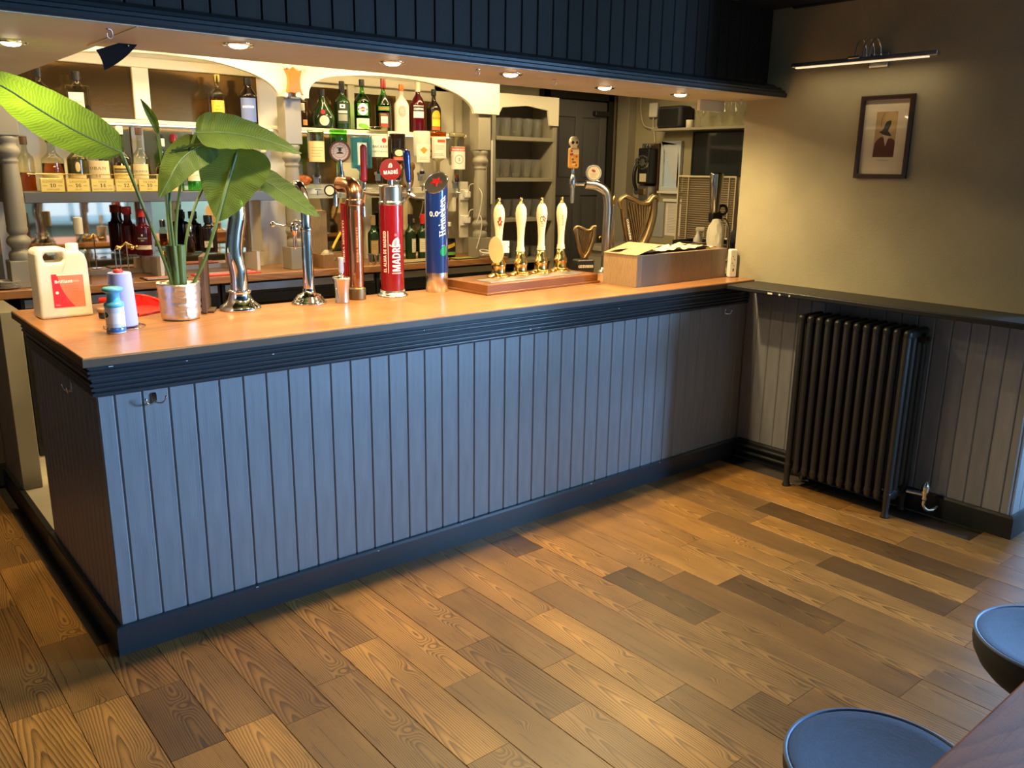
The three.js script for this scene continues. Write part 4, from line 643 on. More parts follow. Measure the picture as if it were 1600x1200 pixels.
// orange ornament on the valance, above the middle column
{
  const o = thing('orange_ornament', 'orange flared ornament with cream knobs fixed on the valance', 'ornament', [1.795, 2.13, -2.115]);
  const s = new THREE.Shape(); s.moveTo(-0.055, 0.0); s.quadraticCurveTo(-0.028, 0.07, -0.04, 0.12); s.lineTo(-0.055, 0.15); s.lineTo(-0.03, 0.145); s.lineTo(0, 0.165); s.lineTo(0.03, 0.145); s.lineTo(0.055, 0.15); s.lineTo(0.042, 0.11); s.quadraticCurveTo(0.03, 0.06, 0.06, -0.005); s.quadraticCurveTo(0.03, 0.015, 0, 0.01); s.quadraticCurveTo(-0.03, 0.02, -0.055, 0);
  part(o, 'body', mv(ext(s, 0.02, 0.008, 3), 0, 0.01, -0.02), M.orange);
  for (const [x, y, r] of [[-0.058, 0.008, 0.015], [0.055, 0.0, 0.014], [0.025, 0.012, 0.018], [-0.055, 0.178, 0.014], [0.058, 0.178, 0.014], [-0.028, 0.17, 0.009], [0.028, 0.17, 0.009]]) part(o, 'knob', mv(new THREE.SphereGeometry(r, 14, 10).scale(1, 1.15, 0.8), x, y, 0), M.cream);
  part(o, 'bracket', rbox(0.06, 0.012, 0.04, 0.003, 0, -0.006, -0.008), M.slate);
}
// squirrel ornament between the optics
{
  const q = thing('squirrel_ornament', 'brown and cream squirrel figure standing on the optic rail', 'ornament', [2.73, 1.575, -2.33], -0.4);
  const fur = std([0.33, 0.17, 0.06], 0.95, 0, { bumpMap: rep(SPECK, 20), bumpScale: 0.004 }), pale = std([0.7, 0.58, 0.38], 0.95, 0, { bumpMap: rep(SPECK, 20), bumpScale: 0.004 });
  const e = (rx, ry, rz, x, y, z) => mv(new THREE.SphereGeometry(1, 20, 16).scale(rx, ry, rz), x, y, z);
  part(q, 'body', merge([e(0.042, 0.075, 0.036, 0, 0.075, 0), e(0.03, 0.03, 0.034, 0, 0.165, 0.012), e(0.008, 0.016, 0.006, -0.018, 0.197, 0), e(0.008, 0.016, 0.006, 0.018, 0.197, 0), e(0.014, 0.013, 0.016, 0, 0.158, 0.042), e(0.02, 0.03, 0.022, -0.03, 0.03, 0.02), e(0.02, 0.03, 0.022, 0.03, 0.03, 0.02), e(0.01, 0.03, 0.012, -0.03, 0.1, 0.028), e(0.01, 0.03, 0.012, 0.03, 0.1, 0.028)]), fur);
  part(q, 'belly', e(0.03, 0.06, 0.02, 0, 0.078, 0.022), pale);
  part(q, 'tail', merge([e(0.024, 0.07, 0.02, 0.045, 0.08, -0.03), e(0.02, 0.03, 0.018, 0.058, 0.15, -0.03)]), fur);
}
tag(part(scene, 'orange_cloth', (() => { const g = new THREE.IcosahedronGeometry(0.05, 3), p = g.attributes.position; for (let i = 0; i < p.count; i++) { const k = 0.8 + 0.55 * fbm(p.getX(i) * 50 + 5, p.getY(i) * 50 + p.getZ(i) * 40, 8, 3); p.setXYZ(i, p.getX(i) * k * 1.2 + 1.925, p.getY(i) * k * 0.7 + 1.625, p.getZ(i) * k * 0.8 - 2.33); } g.computeVertexNormals(); return g; })(), M.orange), 'crumpled bright orange cloth on the optic rail beside the column', 'cloth');
// white sockets and cables beside the last column
[[1.52, 'upper white wall socket with plug beside the last turned column'], [1.33, 'lower white wall socket with plug beside the last turned column']].forEach(([y, l]) => {
  const s = thing('wall_socket', l, 'socket', [3.25, y, -2.325]);
  part(s, 'plate', rbox(0.08, 0.08, 0.012, 0.006, 0, 0, 0.006, 2), M.white); part(s, 'plug', rbox(0.045, 0.05, 0.035, 0.008, 0.01, 0.005, 0.03, 2), M.white);
  part(s, 'cable', tube([[0.01, 0.02, 0.045], [0.015, 0.075, 0.055], [0.04, 0.085, 0.06], [0.05, 0.02, 0.155], [0.03, -0.12, 0.16], [0.0, -0.2, 0.16]], 0.004, 30, 6), M.cable);
});
tag(part(scene, 'cable_coil', merge([0, 1, 2].map((i) => mv(new THREE.TorusGeometry(0.03 + i * 0.006, 0.005, 6, 22).rotateX(PI / 2 - 0.3 + i * 0.3), 3.29, CY + 0.028 + i * 0.01, -2.12 + i * 0.006))), M.cable), 'coil of pale cable on the back counter beside the last column', 'cable');
// ---------- glass cupboard, door, side wall of the bar room ----------
{
  const u = thing('glass_cupboard', 'tall grey open shelf unit stacked with pint glasses', 'shelf unit', [0, 0, 0]);
  const x0 = 3.52, x1 = 4.2, zf = -2.33;
  part(u, 'side', rspan(x0, x0 + 0.04, 0.1, 2.27, -2.598, zf, 0.003), M.greyTrim); part(u, 'side', rspan(x1 - 0.045, x1, 0.1, 2.27, -2.598, zf, 0.003), M.greyTrim);
  part(u, 'back', span(x0, x1, 0.1, 2.27, -2.599, -2.585), std([0.17, 0.14, 0.1], 0.6));
  part(u, 'top', rspan(x0, x1, 2.25, 2.28, -2.598, zf, 0.003), M.greyTrim);
  for (const y of [1.0, 1.335, 1.65, 1.965]) part(u, 'shelf', rspan(x0 + 0.04, x1 - 0.045, y - 0.03, y, -2.585, zf + 0.01, 0.003), M.greyTrim);
  part(u, 'base', span(x0, x1, 0.1, 0.9, -2.58, zf), M.slate);
  const s = new THREE.Shape(); s.moveTo(x0, 2.28); s.lineTo(x0, 2.13); s.lineTo(x0 + 0.06, 2.13); s.lineTo(x0 + 0.09, 2.175); s.lineTo((x0 + x1) / 2, 2.2); s.lineTo(x1 - 0.12, 2.175); s.lineTo(x1 - 0.1, 2.06); s.lineTo(x1, 2.06); s.lineTo(x1, 2.28);
  part(u, 'pelmet', mv(ext(s, 0.014, 0.002), 0, 0, zf + 0.002), M.cream);
  part(u, 'strip', rspan(x0 - 0.012, x0 + 0.004, 1.45, 1.93, zf + 0.001, zf + 0.01, 0.002), M.white);
  const pint = thing('pint_glass', 'empty pint glass', 'glass', [0, 0, 0]);
  part(pint, 'bowl', lathe([[0, 0.004], [0.028, 0], [0.031, 0.003], [0.036, 0.05], [0.045, 0.125], [0.043, 0.145], [0.0412, 0.145], [0.0432, 0.124], [0.034, 0.05], [0.028, 0.012], [0, 0.01]], 20), M.glassware);
  const small = thing('half_glass', 'empty half-pint glass', 'glass', [0, 0, 0]);
  part(small, 'bowl', lathe([[0, 0.004], [0.024, 0], [0.027, 0.003], [0.03, 0.045], [0.034, 0.095], [0.032, 0.095], [0.028, 0.045], [0.024, 0.012], [0, 0.01]], 18), M.glassware);
  let first = [true, true];
  const names = { 1.965: 'on the top shelf of the grey cupboard', 1.65: 'on the second shelf of the grey cupboard', 1.335: 'on the third shelf of the grey cupboard', 1.0: 'on the bottom shelf of the grey cupboard' };
  for (const y of [1.965, 1.65, 1.335, 1.0]) for (let r = 0; r < 2; r++) for (let i = 0; i < 5; i++) {
    const k = y < 1.2 && i > 2 ? 1 : 0, src = k ? small : pint, at = [x0 + 0.105 + i * 0.108 + rr(-0.006, 0.006), y, -2.42 - r * 0.1 + rr(-0.006, 0.006)], label = (k ? 'empty half-pint glass ' : 'empty pint glass ') + names[y], g = 'glasses ' + names[y];
    if (first[k]) { first[k] = false; src.position.set(...at); src.userData.label = label; src.userData.group = g; } else copy(src, at, rnd() * 6, label, g);
  }
}
{
  const d = struct('door_1', rspan(4.32, 5.0, 0.1005, 2.3, -2.595, -2.565, 0.003), M.door);
  for (const [x0, x1] of [[4.32, 4.4], [4.62, 4.7], [4.92, 5.0]]) part(d, 'stile', rspan(x0, x1, 0.102, 2.298, -2.566, -2.55, 0.004), M.door);
  for (const [y0, y1] of [[0.102, 0.28], [0.56, 0.66], [1.5, 1.62], [2.16, 2.298]]) for (const x of [4.4, 4.7]) part(d, 'rail', rspan(x, x + 0.22, y0, y1, -2.566, -2.552, 0.003), M.door);
  for (const [y0, y1] of [[0.28, 0.56], [0.66, 1.5], [1.62, 2.16]]) for (const x of [4.4, 4.7]) part(d, 'door_panel', rspan(x + 0.035, x + 0.185, y0 + 0.035, y1 - 0.035, -2.566, -2.557, 0.004), M.door);
  part(d, 'door_frame', merge([span(4.24, 4.31, 0.1, 2.37, -2.598, -2.54), span(5.01, 5.08, 0.1, 2.37, -2.598, -2.54), span(4.24, 5.08, 2.31, 2.37, -2.598, -2.54)]), M.black);
  part(d, 'finger_plate', rbox(0.13, 0.03, 0.004, 0.002, 4.62, 1.77, -2.546), std([0.11, 0.09, 0.055], 0.4)); part(d, 'door_closer', rbox(0.16, 0.04, 0.05, 0.008, 4.9, 2.2, -2.53), M.black);
  part(d, 'knob', mv(new THREE.SphereGeometry(0.028, 16, 12), 4.94, 1.12, -2.52), M.brass);
}
tag(part(scene, 'corner_post', rspan(5.1, 5.2, 0.1, HC, -2.52, -2.38, 0.004), M.greyTrim), 'olive boxed-in corner post beside the dark door', 'post');
// side counter and what stands along the side wall
tag(part(scene, 'side_counter', merge([rspan(4.45, 5.198, 1.06, 1.1, -2.3, 0.2, 0.006), span(4.5, 5.198, 0.1, 1.06, -2.28, 0.2), rspan(4.0, 4.46, 1.06, 1.1, -0.85, 0.2, 0.006), span(4.04, 4.5, 0.1, 1.06, -0.83, 0.2)]), M.greyTrim), 'grey side counter along the wall beyond the hand pumps', 'counter');
{
  const ph = thing('rotary_payphone', 'vintage black and chrome rotary payphone on the side wall', 'telephone', [5.19, 1.66, -2.17], -PI / 2);   // faces -x, local x along +z
  part(ph, 'back_board', rbox(0.2, 0.58, 0.02, 0.006, 0, 0, 0.01), M.darkWood);
  part(ph, 'body', rbox(0.13, 0.3, 0.12, 0.012, 0.03, 0.1, 0.08, 3), M.black); part(ph, 'coin_slots', merge([0, 1, 2].map((i) => rbox(0.02, 0.03, 0.05, 0.004, -0.005 + i * 0.03, 0.265, 0.08))), M.chrome);
  part(ph, 'lower_case', rbox(0.12, 0.2, 0.1, 0.008, 0.03, -0.17, 0.07, 2), M.dullSteel);
  const dial = part(ph, 'dial', mv(new THREE.CylinderGeometry(0.062, 0.066, 0.012, 28).rotateX(PI / 2), 0.03, 0.13, 0.146), M.chrome);
  part(dial, 'finger_holes', merge(Array.from({ length: 10 }, (_, i) => mv(new THREE.CylinderGeometry(0.0115, 0.0115, 0.004, 12).rotateX(PI / 2), 0.03 + Math.cos(i * 0.6 + 0.2) * 0.043, 0.13 + Math.sin(i * 0.6 + 0.2) * 0.043, 0.153))), M.black);
  part(ph, 'card', rbox(0.075, 0.07, 0.003, 0.001, 0.035, 0.0, 0.1415), M.paper);
  const hs = part(ph, 'handset', merge([tube([[-0.09, 0.13, 0.075], [-0.1, 0.06, 0.1], [-0.1, -0.04, 0.1], [-0.09, -0.11, 0.075]], 0.016, 20, 10)]), M.black); part(hs, 'earpiece', merge([mv(new THREE.CylinderGeometry(0.03, 0.024, 0.03, 18).rotateX(PI / 2), -0.09, 0.14, 0.065), mv(new THREE.CylinderGeometry(0.03, 0.024, 0.03, 18).rotateX(PI / 2), -0.09, -0.12, 0.065)]), M.chrome);
  part(ph, 'coin_cup', rbox(0.06, 0.05, 0.02, 0.004, 0.02, -0.12, 0.128), M.brass);
}
{
  const w = thing('notice_case', 'white framed glass notice case with pale blue reflections beside the payphone', 'cabinet', [5.19, 1.76, -1.93], -PI / 2);
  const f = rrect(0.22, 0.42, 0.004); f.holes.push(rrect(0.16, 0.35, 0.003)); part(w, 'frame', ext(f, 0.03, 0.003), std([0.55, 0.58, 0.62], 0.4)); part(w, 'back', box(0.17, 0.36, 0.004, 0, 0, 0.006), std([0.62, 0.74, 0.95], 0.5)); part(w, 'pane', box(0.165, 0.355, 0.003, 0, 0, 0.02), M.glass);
  part(w, 'sill', rbox(0.24, 0.02, 0.05, 0.004, 0, -0.22, 0.02), M.white);
}
const listPrint = print(120, 170, '#e4ddd2', (c) => { lines(c, 14, 104, 16, 18, 8, '#8a8478'); });
{ const n = thing('notice_sheet', 'white printed notice sheet pinned below the notice case', 'paper', [5.1985, 1.31, -1.88], -PI / 2); part(n, 'sheet', flat(0.2, 0.28, listPrint), M.print, [0, 0, 0.001]); }
{ const n = thing('notice_board', 'plain grey board under the payphone beside the notice sheet', 'panel', [5.195, 1.3, -2.08], -PI / 2); part(n, 'board', rbox(0.17, 0.3, 0.006, 0.002), std([0.34, 0.34, 0.33], 0.6)); }
tag(part(scene, 'white_rail', rspan(5.17, 5.198, 1.46, 1.485, -2.0, -1.74, 0.004), M.white), 'short white ledge between the notice case and the sheet', 'ledge');
{ const s = thing('light_switch', 'white cable junction box high on the side wall', 'switch', [5.19, 2.23, -2.16], -PI / 2); part(s, 'case', rbox(0.09, 0.12, 0.03, 0.01, 0, 0, 0.015, 3), M.white); part(s, 'cable', tube([[0, -0.06, 0.015], [0.01, -0.14, 0.02], [0.02, -0.2, 0.012], [0.03, -0.27, 0.012]], 0.004, 16, 6), M.cable); part(s, 'loose_cable', tube([[-0.15, 0.12, 0.02], [-0.14, -0.02, 0.02], [-0.1, -0.12, 0.02], [0.02, -0.15, 0.02], [0.13, -0.1, 0.02]], 0.004, 26, 6), M.cable); }
// high shelf with speaker and glasses
tag(part(scene, 'high_shelf', merge([rspan(5.0, 5.198, 2.045, 2.065, -2.02, -1.0, 0.003)]), M.greyTrim), 'narrow shelf high on the side wall carrying glasses', 'shelf');
{ const s = thing('speaker_box', 'black rounded speaker box on the high narrow shelf', 'speaker', [5.1, 2.065, -1.86]); part(s, 'case', rbox(0.16, 0.18, 0.27, 0.03, 0, 0.09, 0, 4), M.blackMatt); part(s, 'grille', rbox(0.004, 0.13, 0.2, 0.001, -0.081, 0.09, 0), M.black); }
tag(part(scene, 'cream_candle', mv(lathe([[0, 0], [0.032, 0], [0.034, 0.06], [0.03, 0.062], [0, 0.055]], 20), 5.06, 2.065, -1.66), M.cream), 'short cream candle beside the black speaker box', 'candle');
{
  const jar = thing('wine_glass', 'stemmed glass on the high narrow shelf', 'glass', [5.08, 2.065, -1.56], 0, 'glasses on the high shelf'); part(jar, 'bowl', lathe([[0, 0.003], [0.033, 0], [0.034, 0.003], [0.006, 0.01], [0.005, 0.07], [0.02, 0.085], [0.038, 0.12], [0.036, 0.18], [0.034, 0.18], [0.035, 0.12], [0.018, 0.089], [0, 0.082]], 20), M.glassware);
  for (const z of [-1.46, -1.36, -1.26, -1.16, -1.06]) copy(jar, [5.08 + rr(-0.02, 0.02), 2.065, z], 0);
}
{ // framed dark mirror under the high shelf
  const m = thing('wall_mirror', 'wide dark mirror under the high glass shelf', 'mirror', [5.19, 1.86, -1.45], -PI / 2); part(m, 'pane', rbox(0.62, 0.34, 0.006, 0.002, 0.05, 0, 0.003), std([0.1, 0.11, 0.12], 0.06, 0.8)); part(m, 'edge', (() => { const f = rrect(0.64, 0.36, 0.003); f.holes.push(rrect(0.61, 0.33, 0.002)); return mv(ext(f, 0.008, 0.001), 0.05, 0, 0.003); })(), M.black);
}
{ // wire grille leaning on the side counter
  const g = thing('wire_rack', 'wire glass-drying rack panel standing on the side counter', 'rack', [4.87, 1.101, -1.3], -PI / 2 - 0.05); g.rotation.x = 0;
  const bars = [], ww = 0.58, hh = 0.58;
  part(g, 'frame', merge([rbox(ww, 0.012, 0.03, 0.003, 0, hh, 0), rbox(ww, 0.012, 0.03, 0.003, 0, 0.006, 0), rbox(0.012, hh, 0.03, 0.003, -ww / 2, hh / 2, 0), rbox(0.012, hh, 0.03, 0.003, ww / 2, hh / 2, 0), rbox(0.008, hh, 0.012, 0.003, -ww / 2 + 0.11, hh / 2, 0.01), rbox(0.008, hh, 0.012, 0.003, ww / 2 - 0.06, hh / 2, 0.01)]), std([0.72, 0.62, 0.42], 0.4));
  const wire = new THREE.CylinderGeometry(0.0022, 0.0022, ww, 6).rotateZ(PI / 2), wm = std([0.6, 0.48, 0.3], 0.4, 0.3);
  for (let i = 0; i < 31; i++) part(g, 'wire', wire, wm, [0, 0.03 + i * 0.0175, 0]);
  part(g, 'backing', rbox(ww - 0.02, hh - 0.02, 0.004, 0.001, 0, hh / 2, -0.03), std([0.16, 0.12, 0.075], 0.5));
}
{ const t = thing('plastic_tub', 'black plastic tub of odds and ends on the side counter', 'tub', [4.6, 1.105, -1.0], 0.0); const s = rrect(0.3, 0.56, 0.03); const hole = rrect(0.284, 0.544, 0.024); s.holes.push(hole); const w = ext(s, 0.1, 0.003); w.rotateX(-PI / 2); part(t, 'wall', w, M.black); const f = ext(rrect(0.29, 0.55, 0.026), 0.006); f.rotateX(-PI / 2); part(t, 'bottom', f, M.black); }
{ const s = thing('spray_bottle', 'cream trigger spray head poking out of the black tub', 'spray bottle', [4.57, 1.118, -1.12], 0.6); part(s, 'bottle', lathe([[0, 0], [0.034, 0], [0.036, 0.01], [0.034, 0.1], [0.014, 0.14], [0.013, 0.15]], 18), M.white); part(s, 'trigger_head', merge([rbox(0.03, 0.03, 0.07, 0.01, 0, 0.175, 0.015, 3), cyl(0.016, 0.014, 0.025, 0, 0.145, 0, 14), rbox(0.012, 0.045, 0.012, 0.004, 0, 0.14, 0.04, 2)]), M.cream); }
{ const s = thing('steel_scoop', 'dull steel scoop with black bag in the black tub', 'scoop', [4.6, 1.115, -0.92]); part(s, 'pan', lathe([[0, 0.09], [0.07, 0.092], [0.075, 0.12], [0.072, 0.12], [0.066, 0.097], [0, 0.095]], 20), M.dullSteel); const b = new THREE.IcosahedronGeometry(0.06, 2), p = b.attributes.position; for (let i = 0; i < p.count; i++) { const k = 0.8 + 0.5 * fbm(p.getX(i) * 40 + 4, p.getY(i) * 40 + p.getZ(i) * 20, 5, 2); p.setXYZ(i, p.getX(i) * k * 0.8, p.getY(i) * k * 1.1 + 0.13, p.getZ(i) * k + 0.13); } b.computeVertexNormals(); part(s, 'bag', b, M.blackMatt); }
{ // chrome optic dispenser leaning out from behind the wall
  const c = thing('chrome_dispenser', 'clear tumbler held upside down in a chrome dispenser bracket', 'dispenser', [4.22, 1.101, -0.72], -0.5);
  part(c, 'cup', lathe([[0.03, 0.34], [0.032, 0.35], [0.045, 0.52], [0.047, 0.6], [0.044, 0.61], [0.04, 0.6], [0.028, 0.36]], 22), M.chrome, [0, 0, 0]); part(c, 'holder', merge([rbox(0.08, 0.07, 0.07, 0.012, 0.01, 0.31, 0, 3), mv(new THREE.TorusGeometry(0.03, 0.01, 8, 18), 0.06, 0.36, 0)]), M.black);
  part(c, 'arm', tube([[0.08, 0.3, 0], [0.11, 0.26, 0], [0.12, 0.15, 0], [0.12, 0, 0]], 0.012, 20, 8), M.chrome); part(c, 'foot', lathe([[0.05, 0], [0.05, 0.008], [0.02, 0.014], [0, 0.014]], 18), M.chrome, [0.12, 0, 0]);
}
{ const r = thing('hanging_cloth', 'pale yellow cloth hung behind the end of the wall', 'cloth', [4.12, 1.101, -0.62]); const g = new THREE.IcosahedronGeometry(0.09, 3), p = g.attributes.position; for (let i = 0; i < p.count; i++) { const k = 0.7 + 0.6 * fbm(p.getX(i) * 24 + 3, p.getY(i) * 18 + p.getZ(i) * 14, 12, 3); p.setXYZ(i, p.getX(i) * k * 0.6, p.getY(i) * k * 1.7 + 0.16, p.getZ(i) * k * 0.7); } g.computeVertexNormals(); part(r, 'folds', g, M.cream); part(r, 'stand', rbox(0.07, 0.06, 0.07, 0.006, 0, 0.03, 0), M.white); }
// ---------- things on the bar top ----------
const T = 1.1;
{ // five-litre jug
  const j = thing('plastic_jug', 'cream plastic five-litre jug with red and salmon label', 'jug', [0.112, T, -0.87], 0.04);
  const s = new THREE.Shape(); s.moveTo(-0.085, 0); s.lineTo(0.085, 0); s.quadraticCurveTo(0.098, 0, 0.098, 0.014); s.lineTo(0.097, 0.21); s.quadraticCurveTo(0.096, 0.235, 0.086, 0.255); s.lineTo(0.07, 0.268); s.lineTo(0.03, 0.268); s.lineTo(0.02, 0.278); s.quadraticCurveTo(0.016, 0.284, 0.0, 0.284); s.lineTo(-0.07, 0.284); s.quadraticCurveTo(-0.09, 0.282, -0.096, 0.26); s.lineTo(-0.098, 0.014); s.quadraticCurveTo(-0.098, 0, -0.085, 0);
  const h = new THREE.Path(); h.moveTo(-0.058, 0.226); h.lineTo(-0.006, 0.226); h.quadraticCurveTo(0.008, 0.232, 0.006, 0.242); h.quadraticCurveTo(0.004, 0.264, -0.012, 0.264); h.lineTo(-0.056, 0.264); h.quadraticCurveTo(-0.074, 0.25, -0.058, 0.226); s.holes.push(h);
  part(j, 'body', mv(ext(s, 0.096, 0.013, 5, 10), 0, 0, -0.048), M.jug);
  part(j, 'cap', lathe([[0.022, 0], [0.024, 0.003], [0.024, 0.03], [0.022, 0.033], [0, 0.033]], 24), M.white, [0.058, 0.262, 0]);
  const r = print(180, 210, '#df7a5e', (c, w, ht) => { c.fillStyle = '#d9222f'; c.beginPath(); c.moveTo(0, 0); c.lineTo(34, 0); c.quadraticCurveTo(40, 110, 120, ht); c.lineTo(0, ht); c.fill(); c.fillStyle = '#f1e6d6'; c.fillRect(30, 0, 150, 10); text(c, 'Brilliant', 66, 48, 26, '#fff', 'sans-serif', 'bold'); lines(c, 110, 168, 44, 2, 6, '#f6d0c0'); lines(c, 70, 165, 76, 11, 10, '#c8583e'); c.fillStyle = '#f8e4e0'; c.beginPath(); c.arc(24, 116, 10, 0, 7); c.fill(); lines(c, 10, 40, 190, 2, 6, '#fbd'); });
  part(j, 'label', flat(0.118, 0.135, r), M.print, [0.012, 0.112, 0.0625]);
}
{ // air freshener
  const a = thing('air_freshener', 'small blue and white air freshener with cyan cap', 'air freshener', [0.178, T, -0.362], -0.5);
  const r = print(220, 140, '#b9d4ee', (c, w, h) => { c.fillStyle = '#dbe9f6'; c.fillRect(0, 30, w, 60); c.fillStyle = '#2f6fc0'; c.fillRect(0, 112, w, 28); c.fillStyle = '#123a34'; c.beginPath(); c.arc(78, 40, 16, 0, 7); c.fill(); c.fillStyle = '#3fae5a'; c.beginPath(); c.arc(78, 40, 9, 0, 7); c.fill(); for (let i = 0; i < 26; i++) { c.fillStyle = ['#5f8fd0', '#8fbf6a', '#cfe0f4'][i % 3]; c.beginPath(); c.arc(hash(i, 1, 2) * w, 96 + hash(i, 2, 2) * 34, 5, 0, 7); c.fill(); } });
  part(a, 'can', lathe([[0, 0.002], [0.032, 0], [0.034, 0.004], [0.034, 0.098], [0.031, 0.1], [0, 0.1]], 26), M.white); part(a, 'sleeve', wrap(0.0344, 0.006, 0.097, PI * 2, r, 0, 26), M.printGloss);
  part(a, 'cap', lathe([[0.033, 0.098], [0.036, 0.104], [0.034, 0.114], [0.024, 0.12], [0.022, 0.148], [0.036, 0.158], [0.037, 0.166], [0.03, 0.172], [0, 0.172]], 26), M.cyan);
}
{ // paper roll on wire stand
  const p = thing('paper_roll_stand', 'lilac blue paper roll on a chrome wire ring stand', 'paper roll', [0.235, T, -0.465], 0.2);
  part(p, 'ring', merge([mv(new THREE.TorusGeometry(0.075, 0.0025, 6, 36).rotateX(PI / 2), 0, 0.003, 0), tube([[-0.075, 0.003, 0], [0, 0.003, 0], [0.075, 0.003, 0]], 0.002, 4, 5)]), M.chrome);
  for (const x of [-0.008, 0.01]) part(p, 'rod', merge([cyl(0.0022, 0.0022, 0.3, x, 0, 0, 8)]), M.chrome);
  part(p, 'finial', mv(new THREE.SphereGeometry(0.007, 12, 8), 0.001, 0.305, 0), M.brass);
  part(p, 'roll', lathe([[0.012, 0.008], [0.05, 0.006], [0.051, 0.012], [0.047, 0.11], [0.042, 0.208], [0.04, 0.212], [0.012, 0.212]], 28), M.lilac);
  part(p, 'red_tip', mv(new THREE.SphereGeometry(0.016, 14, 10).scale(1.2, 0.6, 1), -0.006, 0.217, 0.004), M.redPlastic);
}
{ // dustpan on the return
  const d = thing('dustpan', 'red plastic dustpan with wooden brush lying on the bar top', 'dustpan', [0.4, T + 0.0025, -0.8], 0.5);
  const s = new THREE.Shape(); s.moveTo(-0.11, -0.09); s.lineTo(0.11, -0.09); s.lineTo(0.09, 0.09); s.quadraticCurveTo(0, 0.12, -0.09, 0.09); s.closePath(); const g = ext(s, 0.006, 0.002); g.rotateX(-PI / 2); part(d, 'pan', g, M.redPlastic);
  part(d, 'rim', merge([tube([[-0.11, 0.008, 0.09], [-0.1, 0.035, 0], [-0.09, 0.05, -0.085], [0, 0.058, -0.11], [0.09, 0.05, -0.085], [0.1, 0.035, 0], [0.11, 0.008, 0.09]], 0.006, 40, 7)]), M.redPlastic);
  part(d, 'side', (() => { const pos = [], st = [[-0.11, 0.09, 0.008], [-0.1, 0, 0.035], [-0.09, -0.085, 0.05], [0, -0.11, 0.058], [0.09, -0.085, 0.05], [0.1, 0, 0.035], [0.11, 0.09, 0.008]]; for (let i = 0; i < 6; i++) { const [a, b, h] = st[i], [e, f, k] = st[i + 1]; for (const t of [0, 0.003]) pos.push(a, 0, b + t, e, 0, f + t, e, k, f + t, a, 0, b + t, e, k, f + t, a, h, b + t); } const q = new THREE.BufferGeometry(); q.setAttribute('position', new THREE.Float32BufferAttribute(pos, 3)); q.computeVertexNormals(); return q; })(), M.redPlastic);
  part(d, 'handle', tube([[0, 0.03, -0.1], [0.0, 0.035, -0.16], [0, 0.03, -0.23]], 0.013, 12, 10), M.redPlastic);
}
{ const b = thing('hand_brush', 'small wooden brush with yellow end beside the red dustpan', 'brush', [0.25, T, -0.72], 0.3); part(b, 'head', rbox(0.09, 0.018, 0.04, 0.006, 0, 0.034, 0, 2), M.crate); part(b, 'bristles', rbox(0.082, 0.028, 0.032, 0.006, 0, 0.014, 0, 2), M.blackMatt); part(b, 'tip', mv(new THREE.SphereGeometry(0.014, 12, 10), 0.05, 0.045, 0), M.yellow); }
// menu board edge-on
{ const b = thing('menu_board', 'narrow dark wood board standing on the bar top behind the plant pot', 'board', [0.625, T, -0.645], 1.1); part(b, 'panel', rbox(0.16, 0.24, 0.02, 0.003, 0, 0.125, 0), M.darkWood); part(b, 'foot', rbox(0.1, 0.012, 0.07, 0.003, 0, 0.006, 0), M.darkWood); }
